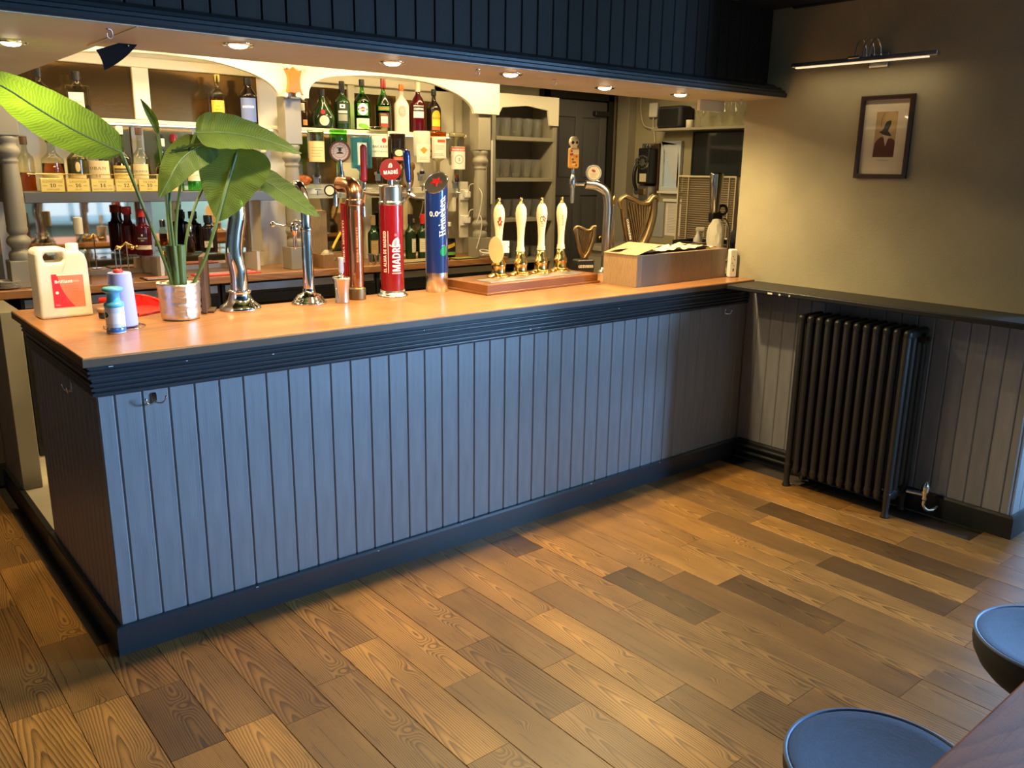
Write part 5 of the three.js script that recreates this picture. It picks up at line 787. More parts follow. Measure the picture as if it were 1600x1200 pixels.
// ---------- plant ----------
{
  const p = thing('potted_strelitzia', 'large-leaved houseplant in a crinkled silver foil pot', 'plant', [0.475, T, -0.53]);
  const pot = []; for (let i = 0; i <= 20; i++) { const y = i * 0.0075; pot.push([0.077 + 0.0012 * Math.sin(i * 1.7) + (i < 2 ? -0.008 + i * 0.004 : 0) + i * 0.0003, y]); }
  const g = lathe([[0, 0], ...pot, [0.07, 0.148], [0.068, 0.12], [0, 0.12]], 40), a = g.attributes.position; for (let i = 0; i < a.count; i++) { const x = a.getX(i), y = a.getY(i), z = a.getZ(i), r = Math.hypot(x, z); if (r > 0.06) { const k = 1 + 0.12 * (fbm(Math.atan2(z, x) * 7 + 30, y * 70, 6, 3) - 0.45); a.setXYZ(i, x * k, y + (y > 0.13 ? 0.02 * (fbm(Math.atan2(z, x) * 3 + 30, 1, 2, 2) - 0.4) : 0), z * k); } } g.computeVertexNormals();
  part(p, 'pot', g, M.silver, null, null, 'crinkled silver foil pot cover');
  part(p, 'soil', lathe([[0, 0.132], [0.03, 0.13], [0.069, 0.124]], 24), M.soil);
  // leaf: midrib through points, half width, way the blade faces, fold of the two halves
  const leaf = (name, pts, wide, side, fold, mat, shape = 0.5, tipSharp = 1, curl = 0) => {
    const c = curve(pts.map(([x, y, z]) => [x - 0.475, y - T, z + 0.53])), N = 30, K = 12, pos = [], uv = [], idx = [];
    for (let i = 0; i <= N; i++) {
      const t = i / N, q = c.getPoint(t), tan = c.getTangent(t), s = V(...side).projectOnPlane(tan).normalize(), n = V().crossVectors(s, tan).normalize();
      const w = wide * Math.pow(Math.sin(PI * Math.pow(Math.min(0.999, Math.max(0.001, t)), shape)), 0.62) * (1 - 0.35 * Math.pow(t, 3 / tipSharp));
      for (let k = 0; k <= K; k++) { const u = k / K * 2 - 1, f = fold * Math.abs(u) * w + curl * u * u * w + 0.0025 * Math.sin(t * 44 - Math.abs(u) * 5) * Math.min(1, Math.abs(u) * 2), P = q.clone().addScaledVector(s, u * w).addScaledVector(n, f); pos.push(P.x, P.y, P.z); uv.push(k / K, t); }
    }
    for (let i = 0; i < N; i++) for (let k = 0; k < K; k++) { const A = i * (K + 1) + k, B = A + K + 1; idx.push(A, B, A + 1, A + 1, B, B + 1); }
    const geo = new THREE.BufferGeometry(); geo.setAttribute('position', new THREE.Float32BufferAttribute(pos, 3)); geo.setAttribute('uv', new THREE.Float32BufferAttribute(uv, 2)); geo.setIndex(idx); geo.computeVertexNormals();
    const m = part(p, name, geo, mat);
    part(m, 'midrib', new THREE.TubeGeometry(c, 24, 0.0028, 6), M.stem);
    return m;
  };
  const stem = (pts, r, mat = M.stem) => part(p, 'leaf_stalk', tube(pts.map(([x, y, z]) => [x - 0.475, y - T, z + 0.53]), r, 26, 8), mat);
  // long pale leaf reaching towards the jug end
  leaf('leaf', [[0.302, 1.756, -0.52], [0.143, 1.826, -0.48], [0.02, 1.894, -0.44], [-0.095, 1.962, -0.4], [-0.185, 1.99, -0.37]], 0.093, [0.3, 0.8, 0.5], -0.1, M.leaf, 0.62);
  stem([[0.455, 1.22, -0.52], [0.42, 1.36, -0.525], [0.36, 1.57, -0.53], [0.304, 1.757, -0.53]], 0.0065, M.stem);
  // lit leaf on the palm's other side, tip drooping
  leaf('leaf', [[0.56, 1.835, -0.44], [0.64, 1.84, -0.42], [0.74, 1.832, -0.41], [0.86, 1.805, -0.4], [0.975, 1.765, -0.39]], 0.082, [0.02, -0.86, 0.5], 0.18, M.leaf, 0.55);
  stem([[0.48, 1.22, -0.53], [0.485, 1.45, -0.54], [0.52, 1.7, -0.49], [0.56, 1.835, -0.44]], 0.0065, M.stem);
  // big dark leaf hanging towards the camera
  leaf('leaf', [[0.755, 1.8, -0.51], [0.735, 1.745, -0.5], [0.705, 1.665, -0.5], [0.68, 1.57, -0.51], [0.655, 1.49, -0.52]], 0.152, [1, 0.1, 0.25], -0.1, M.leaf, 0.62, 2);
  stem([[0.515, 1.22, -0.51], [0.575, 1.33, -0.5], [0.625, 1.46, -0.49], [0.675, 1.6, -0.49], [0.74, 1.76, -0.5]], 0.007);
  // narrow leaf drooping to the chrome font
  leaf('leaf', [[0.8, 1.69, -0.56], [0.88, 1.65, -0.54], [0.98, 1.578, -0.515], [1.04, 1.537, -0.5], [1.1, 1.5, -0.49]], 0.066, [-0.35, -0.7, 0.45], 0.15, M.leaf, 0.7);
  stem([[0.5, 1.22, -0.54], [0.54, 1.45, -0.56], [0.66, 1.66, -0.58], [0.8, 1.69, -0.56]], 0.006);
  // folded leaf hanging towards the jug side
  leaf('leaf', [[0.66, 1.8, -0.5], [0.58, 1.785, -0.47], [0.5, 1.735, -0.45], [0.44, 1.655, -0.44], [0.4, 1.59, -0.44]], 0.075, [0.55, -0.6, 0.45], 0.2, M.leaf, 0.62);
  leaf('leaf', [[0.47, 1.765, -0.47], [0.52, 1.78, -0.45], [0.58, 1.79, -0.44], [0.67, 1.8, -0.44]], 0.02, [0, 0.3, 1], 0.2, M.leaf, 0.7);
  stem([[0.47, 1.22, -0.52], [0.455, 1.4, -0.49], [0.452, 1.6, -0.47], [0.49, 1.73, -0.46]], 0.006);
  // rolled young leaf
  leaf('young_leaf', [[0.448, 1.83, -0.54], [0.435, 1.88, -0.54], [0.415, 1.92, -0.54], [0.395, 1.955, -0.54]], 0.016, [1, 0.3, 0.3], 0.9, M.leaf, 0.8);
  stem([[0.465, 1.22, -0.545], [0.462, 1.5, -0.545], [0.457, 1.7, -0.542], [0.448, 1.83, -0.54]], 0.007);
  for (let i = 0; i < 6; i++) { const q = i * 1.05, x = Math.cos(q) * 0.022, z = Math.sin(q) * 0.018; part(p, 'leaf_sheath', tube([[x, 0.125, z], [x * 1.05, 0.2, z * 1.05], [x * 1.2, 0.3, z * 1.2]], 0.0135, 8, 8), M.stem); }
}
{ // dark paper pennant hung under the bulkhead
  const s = new THREE.Shape(); s.moveTo(0.05, 0.0); s.lineTo(-0.01, 0.0); s.lineTo(-0.085, -0.028); s.quadraticCurveTo(-0.066, -0.055, -0.064, -0.092); s.quadraticCurveTo(0.0, -0.062, 0.05, 0);
  const o = thing('paper_pennant', 'curved black paper pennant hanging under the bulkhead above the plant', 'decoration', [0.275, 2.1195, -0.3], -0.15);
  part(o, 'sheet', mv(ext(s, 0.0015), 0, 0, 0), M.blackPaper); part(o, 'pin', mv(new THREE.SphereGeometry(0.003, 8, 6), 0.02, -0.006, 0.003), M.dullSteel);
}
// ---------- beer fonts ----------
{
  const f = thing('chrome_font', 'curving chrome beer font column with flared round base', 'beer font', [0.765, T, -0.62]);
  part(f, 'base', lathe([[0, 0], [0.088, 0], [0.09, 0.006], [0.086, 0.016], [0.07, 0.026], [0.058, 0.038], [0.05, 0.05], [0.044, 0.07], [0.048, 0.076], [0.05, 0.082], [0.044, 0.088], [0, 0.088]], 40), M.chrome);
  const c = curve([[0, 0.08, 0], [0.0, 0.16, 0], [-0.012, 0.24, 0], [-0.004, 0.32, 0], [0.012, 0.4, 0], [0.012, 0.47, 0]]);
  part(f, 'column', new THREE.TubeGeometry(c, 40, 0.037, 22), M.chrome); part(f, 'top', mv(new THREE.SphereGeometry(0.037, 20, 12), 0.012, 0.47, 0), M.chrome);
  part(f, 'tap', merge([tube([[0.012, 0.44, -0.02], [0.012, 0.44, -0.09], [0.012, 0.4, -0.11]], 0.011, 14, 8)]), M.chrome);
}
{
  const f = thing('slim_chrome_font', 'slim straight chrome beer font with stepped round base and arched top', 'beer font', [1.085, T, -0.6]);
  part(f, 'base', lathe([[0, 0], [0.078, 0], [0.08, 0.005], [0.078, 0.01], [0.07, 0.012], [0.071, 0.02], [0.062, 0.022], [0.063, 0.03], [0.054, 0.033], [0.054, 0.041], [0.03, 0.05], [0.026, 0.07], [0.025, 0.08], [0, 0.08]], 40), M.chrome);
  part(f, 'column', lathe([[0.026, 0.07], [0.025, 0.33], [0.028, 0.332], [0.028, 0.345], [0.022, 0.35], [0.02, 0.4]], 28), M.chrome);
  part(f, 'arch', tube([[0, 0.39, 0], [0.0, 0.47, -0.005], [0, 0.525, -0.04], [0, 0.53, -0.09], [0, 0.5, -0.13], [0, 0.44, -0.15]], 0.021, 34, 16), M.chrome);
  part(f, 'tap', merge([tube([[0, 0.36, -0.02], [0, 0.37, -0.1], [0, 0.34, -0.12], [0, 0.27, -0.12]], 0.008, 20, 8), lathe([[0.005, 0.24], [0.009, 0.25], [0.009, 0.3], [0.018, 0.32], [0.02, 0.34], [0.012, 0.36], [0, 0.36]], 14).translate(0, 0, -0.12), tube([[0, 0.34, -0.12], [-0.03, 0.345, -0.17], [-0.06, 0.35, -0.2]], 0.005, 12, 7), mv(new THREE.SphereGeometry(0.014, 14, 10), -0.066, 0.35, -0.205)]), M.chrome);
}
{ // small steel muddler pot
  const f = thing('steel_shaker', 'small waisted steel shaker holding a silver muddler, beside the copper font', 'shaker', [1.222, T, -0.54]);
  part(f, 'cup', lathe([[0, 0.002], [0.033, 0], [0.034, 0.004], [0.031, 0.04], [0.035, 0.08], [0.042, 0.112], [0.042, 0.116], [0.038, 0.116], [0.03, 0.08], [0, 0.07]], 28), M.steel);
  part(f, 'lid', lathe([[0.041, 0.116], [0.04, 0.122], [0.018, 0.125], [0.008, 0.13], [0.008, 0.138]], 22), M.chrome);
  part(f, 'muddler', merge([lathe([[0.006, 0.135], [0.011, 0.14], [0.013, 0.15], [0.012, 0.2], [0.014, 0.204], [0.014, 0.21], [0, 0.212]], 10)]), M.silver);
}
{ // copper pipe font
  const f = thing('copper_font', 'copper pipe beer font with elbow, red side plate and round maker badge', 'beer font', [1.335, T, -0.6]);
  part(f, 'foot', lathe([[0, 0], [0.04, 0], [0.042, 0.003], [0.042, 0.05], [0.04, 0.054], [0.034, 0.056], [0.034, 0.066], [0, 0.066]], 30), M.bronze);
  part(f, 'pipe', merge([cyl(0.035, 0.035, 0.41, 0, 0.06, 0, 28), tube([[0, 0.468, 0], [0, 0.5, 0], [0, 0.522, -0.014], [0, 0.532, -0.04], [0, 0.534, -0.075], [0, 0.534, -0.12]], 0.038, 26, 20), lathe([[0.039, 0.44], [0.042, 0.444], [0.042, 0.466], [0.039, 0.47]], 28)]), M.copper);
  const vert = (txt, font = 'serif') => print(40, 420, '#8a1218', (c, w, h) => { c.translate(w / 2, h / 2); c.rotate(-PI / 2); text(c, txt, 0, 0, 30, '#f2e6d8', font, 'bold', 'center', 400); });
  part(f, 'side_plate', rbox(0.02, 0.36, 0.05, 0.003, -0.018, 0.27, -0.062), M.red); part(f, 'side_print', flat(0.03, 0.34, vert('BIRRA MORETTI')), M.print, [-0.0295, 0.27, -0.062], [0, -PI / 2, 0]);
  const cv = print(34, 420, '#8a4526', (c, w, h) => { c.translate(w / 2, h / 2); c.rotate(-PI / 2); text(c, 'BIRRA MORETTI', 0, 0, 26, '#e6b48a', 'serif', 'bold', 'center', 400); });
  part(f, 'engraved_strip', wrap(0.0354, 0.1, 0.42, 0.5, cv, -0.3, 6), M.printMetal);
  part(f, 'tap', merge([mv(lathe([[0.014, 0], [0.017, 0.005], [0.017, 0.05], [0.01, 0.06], [0.01, 0.11]], 18), 0, 0.54, -0.12), tube([[0, 0.534, -0.12], [0, 0.534, -0.16], [0, 0.5, -0.18], [0, 0.43, -0.18]], 0.01, 18, 8)]), M.chrome);
  const bd = print(150, 150, '#6b4638', (c) => { c.fillStyle = '#cdbfb8'; c.beginPath(); c.arc(75, 75, 64, 0, 7); c.fill(); c.strokeStyle = '#6b4638'; c.lineWidth = 2; c.beginPath(); c.arc(75, 75, 46, 0, 7); c.stroke(); c.fillStyle = '#2a2a2a'; c.beginPath(); c.ellipse(75, 62, 12, 14, 0, 0, 7); c.fill(); c.beginPath(); c.moveTo(45, 92); c.quadraticCurveTo(75, 62, 105, 92); c.fill(); c.fillRect(52, 46, 46, 6); for (let i = 0; i < 13; i++) { c.save(); c.translate(75, 75); c.rotate((i - 6) * 0.32); text(c, 'BIRRA MORETTI'[i], 0, -55, 13, '#5a3028', 'serif'); c.restore(); } });
  const b = part(f, 'badge', mv(new THREE.CylinderGeometry(0.05, 0.05, 0.016, 36).rotateX(PI / 2), 0, 0, 0), std([0.11, 0.045, 0.03], 0.35), [0, 0.685, -0.12], [0, -0.55, 0]); part(b, 'badge_face', disc(0.047, bd), M.print, [0, 0, 0.0088]);
  { const l = part(f, 'lens', mv(new THREE.CylinderGeometry(0.027, 0.027, 0.014, 26).rotateX(PI / 2)), M.black, [-0.05, 0.505, -0.14], [0, -0.55, 0]); part(l, 'lens_face', mv(new THREE.CylinderGeometry(0.02, 0.02, 0.003, 26).rotateX(PI / 2), 0, 0, 0.0075), M.white); }
}
{ // red cylinder font
  const f = thing('red_font', 'red cylindrical beer font with white lettering and steel collar', 'beer font', [1.535, T, -0.6]);
  part(f, 'base', lathe([[0, 0], [0.074, 0], [0.076, 0.004], [0.07, 0.01], [0.062, 0.014], [0.061, 0.03], [0, 0.03]], 36), M.steel);
  const r = print(560, 600, '#7d0c15', (c, w, h) => {
    const v = (t, x, y, s, col, font, mw) => { c.save(); c.translate(x, y); c.rotate(-PI / 2); text(c, t, 0, 0, s, col, font, 'bold', 'left', mw); c.restore(); };
    v('EL ALMA DE MADRID', 214, 470, 36, '#f3e9e4', 'sans-serif', 290); c.fillStyle = '#f3e9e4'; c.fillRect(240, 180, 4, 294);
    v('MADRÍ', 306, 466, 92, '#fff', 'sans-serif', 196); c.fillStyle = '#e8a0a0'; c.fillRect(268, 470, 78, 9);
    c.fillStyle = '#e6e4e4'; c.beginPath(); c.moveTo(270, 286); c.quadraticCurveTo(272, 236, 318, 222); c.quadraticCurveTo(344, 250, 322, 286); c.quadraticCurveTo(300, 298, 270, 286); c.fill(); c.fillStyle = '#8f98a2'; c.beginPath(); c.ellipse(300, 262, 14, 24, 0.2, 0, 7); c.fill(); c.fillStyle = '#c86a70'; c.beginPath(); c.arc(300, 206, 10, 0, 7); c.fill(); });
  part(f, 'column', wrap(0.0575, 0.03, 0.442, PI * 2, r, -0.45, 40), M.printGloss);
  part(f, 'collar', lathe([[0.058, 0.44], [0.06, 0.444], [0.06, 0.454], [0.057, 0.456], [0.055, 0.46], [0.055, 0.522], [0.057, 0.526], [0.057, 0.532], [0.03, 0.534], [0, 0.534]], 36), M.steel);
  const bd = print(150, 150, '#86101a', (c) => { c.strokeStyle = '#7c0a12'; c.lineWidth = 5; c.beginPath(); c.arc(75, 75, 70, 0, 7); c.stroke(); c.fillStyle = '#e8e4e4'; c.beginPath(); c.moveTo(60, 62); c.quadraticCurveTo(64, 32, 84, 28); c.quadraticCurveTo(98, 46, 88, 62); c.fill(); c.fillStyle = '#8f98a2'; c.beginPath(); c.ellipse(77, 50, 6, 11, 0.2, 0, 7); c.fill(); text(c, 'MADRÍ', 75, 96, 38, '#fff', 'sans-serif', 'bold', 'center', 108); });
  const b = part(f, 'badge', mv(new THREE.CylinderGeometry(0.05, 0.05, 0.018, 36).rotateX(PI / 2)), M.red, [0, 0.605, 0.0], [-0.15, -0.5, 0]); part(b, 'badge_face', disc(0.048, bd), M.printGloss, [0, 0, 0.0098]);
  part(f, 'badge_stem', merge([cyl(0.016, 0.014, 0.035, 0, 0.53, 0, 18)]), M.chrome);
  part(f, 'tap_handle', merge([mv(new THREE.CapsuleGeometry(0.018, 0.15, 6, 14).scale(1, 1, 0.7), 0, 0.1, 0)]), M.red, [0, 0.535, -0.25], [-0.1, 0, -0.06]);
  part(f, 'tap', merge([tube([[0, 0.49, -0.05], [0, 0.49, -0.2], [0, 0.5, -0.25], [0, 0.54, -0.25]], 0.012, 20, 8), tube([[0, 0.49, -0.24], [0, 0.44, -0.26], [0, 0.37, -0.26]], 0.009, 12, 8)]), M.chrome);
}
{ // blue slanted font
  const f = thing('blue_font', 'blue beer font with slanted silver top, red star and white lettering', 'beer font', [1.8, T, -0.6]);
  part(f, 'base', lathe([[0, 0], [0.057, 0], [0.057, 0.085], [0.0565, 0.1]], 36), M.steel);
  const N = 44, rad = 0.0575, pos = [], uv = [], idx = [], cap = [], topY = (a) => 0.545 - 0.05 * Math.cos(a + 0.9);
  for (let i = 0; i <= N; i++) { const a = -PI + (i / N) * PI * 2; for (const k of [0, 1]) { pos.push(Math.sin(a) * rad, k ? topY(a) : 0.1, Math.cos(a) * rad); uv.push(i / N, k); } }
  for (let i = 0; i < N; i++) idx.push(i * 2, i * 2 + 2, i * 2 + 1, i * 2 + 1, i * 2 + 2, i * 2 + 3);
  const g = new THREE.BufferGeometry(); g.setAttribute('position', new THREE.Float32BufferAttribute(pos, 3)); g.setAttribute('uv', new THREE.Float32BufferAttribute(uv, 2)); g.setIndex(idx); g.computeVertexNormals();
  const r = print(560, 680, '#122b6c', (c, w, h) => { c.fillStyle = '#8f97a5'; c.fillRect(0, 0, 120, h); c.fillStyle = '#0e2258'; c.fillRect(120, 0, 10, h); c.save(); c.translate(278, 376); c.rotate(-PI / 2); text(c, 'Heineken', 0, 0, 82, '#dfe6f2', 'serif', 'bold', 'left', 312); c.restore(); text(c, '0.0', 206, 176, 58, '#eef2fa', 'sans-serif', 'bold', 'center', 74); text(c, '0', 350, 176, 58, '#eef2fa', 'sans-serif'); c.fillStyle = '#128048'; c.beginPath(); c.ellipse(290, 500, 36, 40, 0, 0, 7); c.fill(); c.fillStyle = '#c8d4e8'; c.beginPath(); c.moveTo(262, 458); c.quadraticCurveTo(284, 440, 304, 462); c.lineTo(284, 452); c.fill(); lines(c, 316, 340, 420, 5, 12, '#cfd8ea'); });
  part(f, 'column', onto(g, r), M.printGloss);
  part(f, 'seam', merge([tube(Array.from({ length: 25 }, (_, i) => { const a = (i / 24) * PI * 2; return [Math.sin(a) * rad, topY(a), Math.cos(a) * rad]; }), 0.003, 60, 6)]), M.chrome);
  const fc = []; for (let i = 0; i < N; i++) { const a = (i / N) * PI * 2, b = ((i + 1) / N) * PI * 2; fc.push(0, 0.548, 0, Math.sin(a) * rad, topY(a), Math.cos(a) * rad, Math.sin(b) * rad, topY(b), Math.cos(b) * rad); }
  const tg = new THREE.BufferGeometry(); tg.setAttribute('position', new THREE.Float32BufferAttribute(fc, 3)); tg.computeVertexNormals(); part(f, 'slanted_top', tg, M.silver);
  const st = new THREE.Shape(); for (let i = 0; i < 10; i++) { const a = (i / 10) * PI * 2 + PI / 2, q = i % 2 ? 0.013 : 0.033; i ? st.lineTo(Math.cos(a) * q, Math.sin(a) * q) : st.moveTo(q * Math.cos(a), q * Math.sin(a)); } const sg = ext(st, 0.004, 0.0008); sg.rotateX(-PI / 2);
  const star = part(f, 'star', sg, M.red, [0, 0.549, 0]); star.setRotationFromQuaternion(new THREE.Quaternion().setFromUnitVectors(V(0, 1, 0), V(0.05 / rad * Math.sin(-0.9), 1, 0.05 / rad * Math.cos(-0.9)).normalize()));
  part(f, 'tap_handle', merge([mv(lathe([[0.008, 0], [0.014, 0.02], [0.02, 0.14], [0.018, 0.165], [0.008, 0.17], [0, 0.17]], 18), 0, 0, 0)]), M.blue, [0, 0.535, -0.25], [-0.05, 0, 0.04]);
  part(f, 'tap', merge([tube([[0, 0.46, -0.05], [0, 0.47, -0.2], [0, 0.49, -0.25], [0, 0.54, -0.25]], 0.012, 20, 8), tube([[0, 0.48, -0.24], [-0.03, 0.44, -0.26], [-0.05, 0.42, -0.26]], 0.009, 12, 8)]), M.chrome);
}
// ---------- hand pumps ----------
{
  const b = thing('pump_base', 'varnished wooden plinth carrying the four hand pumps', 'plinth', [2.33, T, -0.525], 0.05);
  part(b, 'board', rbox(0.83, 0.045, 0.33, 0.006, 0, 0.03, 0, 3), M.wood); part(b, 'foot_moulding', rbox(0.85, 0.012, 0.35, 0.004, 0, 0.006, 0, 2), M.wood); part(b, 'drip_tray', rbox(0.7, 0.004, 0.12, 0.002, 0, 0.0545, 0.06), M.dullSteel);
  const crest = (k) => print(120, 150, '#e7d9ae', (c) => { c.translate(60, 70); if (k === 0) { c.fillStyle = '#a8452c'; for (let i = 0; i < 9; i++) { c.beginPath(); c.ellipse(Math.cos(i) * 22, Math.sin(i * 2.1) * 22, 15, 9, i, 0, 7); c.fill(); } c.fillStyle = '#6a5a2c'; c.fillRect(-4, 10, 8, 40); } if (k === 2) { c.strokeStyle = '#3a3a20'; c.lineWidth = 6; c.beginPath(); c.arc(-16, -4, 20, 0, 7); c.stroke(); c.fillStyle = '#b05038'; for (let i = 0; i < 6; i++) { c.beginPath(); c.ellipse(8 + (i % 3) * 14, -24 + i * 7, 10, 7, i, 0, 7); c.fill(); } lines(c, -30, 40, 26, 3, 9, '#3a3a20'); } if (k === 3) { c.strokeStyle = '#7a6a3a'; c.lineWidth = 4; c.beginPath(); c.moveTo(-10, 50); c.bezierCurveTo(20, 20, -20, -10, 14, -40); c.stroke(); c.fillStyle = '#a07a3a'; for (let i = 0; i < 5; i++) { c.beginPath(); c.ellipse(6 - i * 3, 40 - i * 16, 9, 5, i, 0, 7); c.fill(); } } if (k === 1) { lines(c, -20, 24, 6, 3, 9, '#c8b27c'); } });
  const text4 = ['ivory hand pump with red hunting scene, a pump clip and brass base', 'plain ivory hand pump next to the clipped pump', 'ivory hand pump with round dark crest and brass base', 'ivory hand pump with trailing brown leaf pattern, by the small harp'];
  [[2.17, -0.555], [2.328, -0.562], [2.485, -0.57], [2.642, -0.578]].forEach(([x, z], i) => {
    const p = thing('hand_pump', text4[i], 'hand pump', [x, T + 0.053, z], 0, 'ivory hand pumps');
    part(p, 'brass_base', lathe([[0, 0], [0.062, 0], [0.064, 0.004], [0.06, 0.01], [0.045, 0.016], [0.036, 0.022], [0.036, 0.05], [0.039, 0.058], [0.039, 0.07], [0.03, 0.085], [0.024, 0.105], [0.021, 0.13], [0, 0.13]], 32), M.brass);
    part(p, 'handle', lathe([[0.0235, 0.128], [0.0245, 0.134], [0.021, 0.14], [0.023, 0.147], [0.019, 0.155], [0.0185, 0.2], [0.022, 0.255], [0.029, 0.3], [0.031, 0.33], [0.027, 0.36], [0.017, 0.378], [0.012, 0.383]], 32), M.ivory);
    part(p, 'finial', lathe([[0.013, 0.38], [0.014, 0.385], [0.009, 0.392], [0.007, 0.402], [0.009, 0.408], [0.006, 0.415], [0, 0.417]], 20), M.brass);
    const cr = onto(new THREE.LatheGeometry([[0.0205, 0.23], [0.0228, 0.255], [0.0268, 0.28], [0.0298, 0.3], [0.0316, 0.325], [0.0308, 0.34]].map(([r, y]) => V2(r + 0.0005, y)), 10, -1.35, 1.7), crest(i));
    part(p, 'crest', cr, M.printGloss);
    if (!i) {
      const clip = part(p, 'pump_clip', mv(new THREE.CylinderGeometry(0.07, 0.07, 0.006, 40).rotateX(PI / 2), 0, 0, 0), std([0.72, 0.56, 0.28], 0.35), [-0.045, 0.15, 0.035], [0, -1.66, 0]);
      const tg = print(110, 140, '#ece6d4', (c) => { lines(c, 18, 94, 18, 4, 12, '#9a9078'); c.fillStyle = '#222'; c.fillRect(0, 66, 12, 12); c.fillRect(98, 66, 12, 12); c.strokeStyle = '#666'; c.beginPath(); c.arc(55, 108, 14, 0, 7); c.stroke(); lines(c, 36, 74, 82, 2, 7, '#777'); });
      part(p, 'price_card', flat(0.05, 0.062, tg), M.print, [-0.005, 0.165, 0.055], [0, -0.5, 0]);
    }
  });
}
// ---------- harp fonts and swan neck ----------
function harp(parent, k, y, mat) {
  const t = (pts, r0, r1) => { const c = curve(pts.map(([x, h]) => [x * k, h * k + y, 0])), g = new THREE.TubeGeometry(c, 30, 1, 12), p = g.attributes.position; for (let i = 0; i < p.count; i++) { const u = Math.floor(i / 13) / 30, q = c.getPointAt(Math.min(1, u)), r = mix(r0, r1, u) * k; p.setXYZ(i, q.x + (p.getX(i) - q.x) * r, q.y + (p.getY(i) - q.y) * r, q.z + (p.getZ(i) - q.z) * r * 1.25); } return g; };
  part(parent, 'neck', t([[-0.07, 0.27], [-0.105, 0.275], [-0.118, 0.31], [-0.085, 0.338], [-0.03, 0.325], [0.03, 0.3], [0.075, 0.305], [0.105, 0.335], [0.135, 0.335]], 0.012, 0.02), mat);
  part(parent, 'pillar', t([[-0.095, 0.325], [-0.088, 0.25], [-0.062, 0.14], [-0.03, 0.05], [0.0, 0.0]], 0.021, 0.024), mat);
  part(parent, 'soundbox', t([[0.112, 0.325], [0.112, 0.24], [0.092, 0.15], [0.055, 0.06], [0.01, 0.0]], 0.022, 0.03), mat);
  for (let i = 0; i < 9; i++) { const u = (i + 0.5) / 9, x0 = -0.08 + 0.185 * u, h0 = 0.315 - 0.02 * Math.sin(u * PI), x1 = 0.0 + u * 0.075, h1 = 0.03 + u * 0.16; part(parent, 'string', t([[x0, h0], [(x0 + x1) / 2, (h0 + h1) / 2], [x1, h1]], 0.0075, 0.006), mat); }
}
{
  const f = thing('harp_font', 'large bronze harp-shaped beer font behind the cardboard box', 'beer font', [3.27, T, -0.58], -0.35);
  part(f, 'base', lathe([[0, 0], [0.075, 0], [0.075, 0.07], [0.05, 0.1], [0.04, 0.13], [0, 0.13]], 28), M.black);
  harp(f, 1, 0.125, M.bronze);
  const gp = print(60, 240, '#2a1d0c', (c, w, h) => { c.translate(w / 2, h / 2); c.rotate(PI / 2); text(c, 'GUINNESS', 0, 0, 40, '#e8dcc0', 'serif', 'bold', 'center', 220); });
  part(f, 'name_strip', rbox(0.03, 0.15, 0.006, 0.002), M.black, [-0.066, 0.27, 0.03], [0, 0, 0.22]); part(f, 'lettering', flat(0.027, 0.145, gp), M.print, [-0.066, 0.27, 0.0338], [0, 0, 0.22]);
}
{
  const f = thing('small_harp_font', 'small dark bronze harp font on a black lettered base', 'beer font', [2.905, T, -0.66], -0.35);
  part(f, 'base', rbox(0.115, 0.1, 0.08, 0.012, 0, 0.05, 0, 3), M.black); part(f, 'band', rbox(0.118, 0.012, 0.083, 0.004, 0, 0.016, 0), M.brass);
  const gp = print(200, 70, '#0c0c0c', (c) => text(c, 'GUINNESS', 100, 36, 40, '#efe6cc', 'serif', 'bold', 'center', 184)); part(f, 'lettering', flat(0.105, 0.038, gp), M.print, [0, 0.06, 0.0412]);
  harp(f, 0.55, 0.105, M.bronze);
}
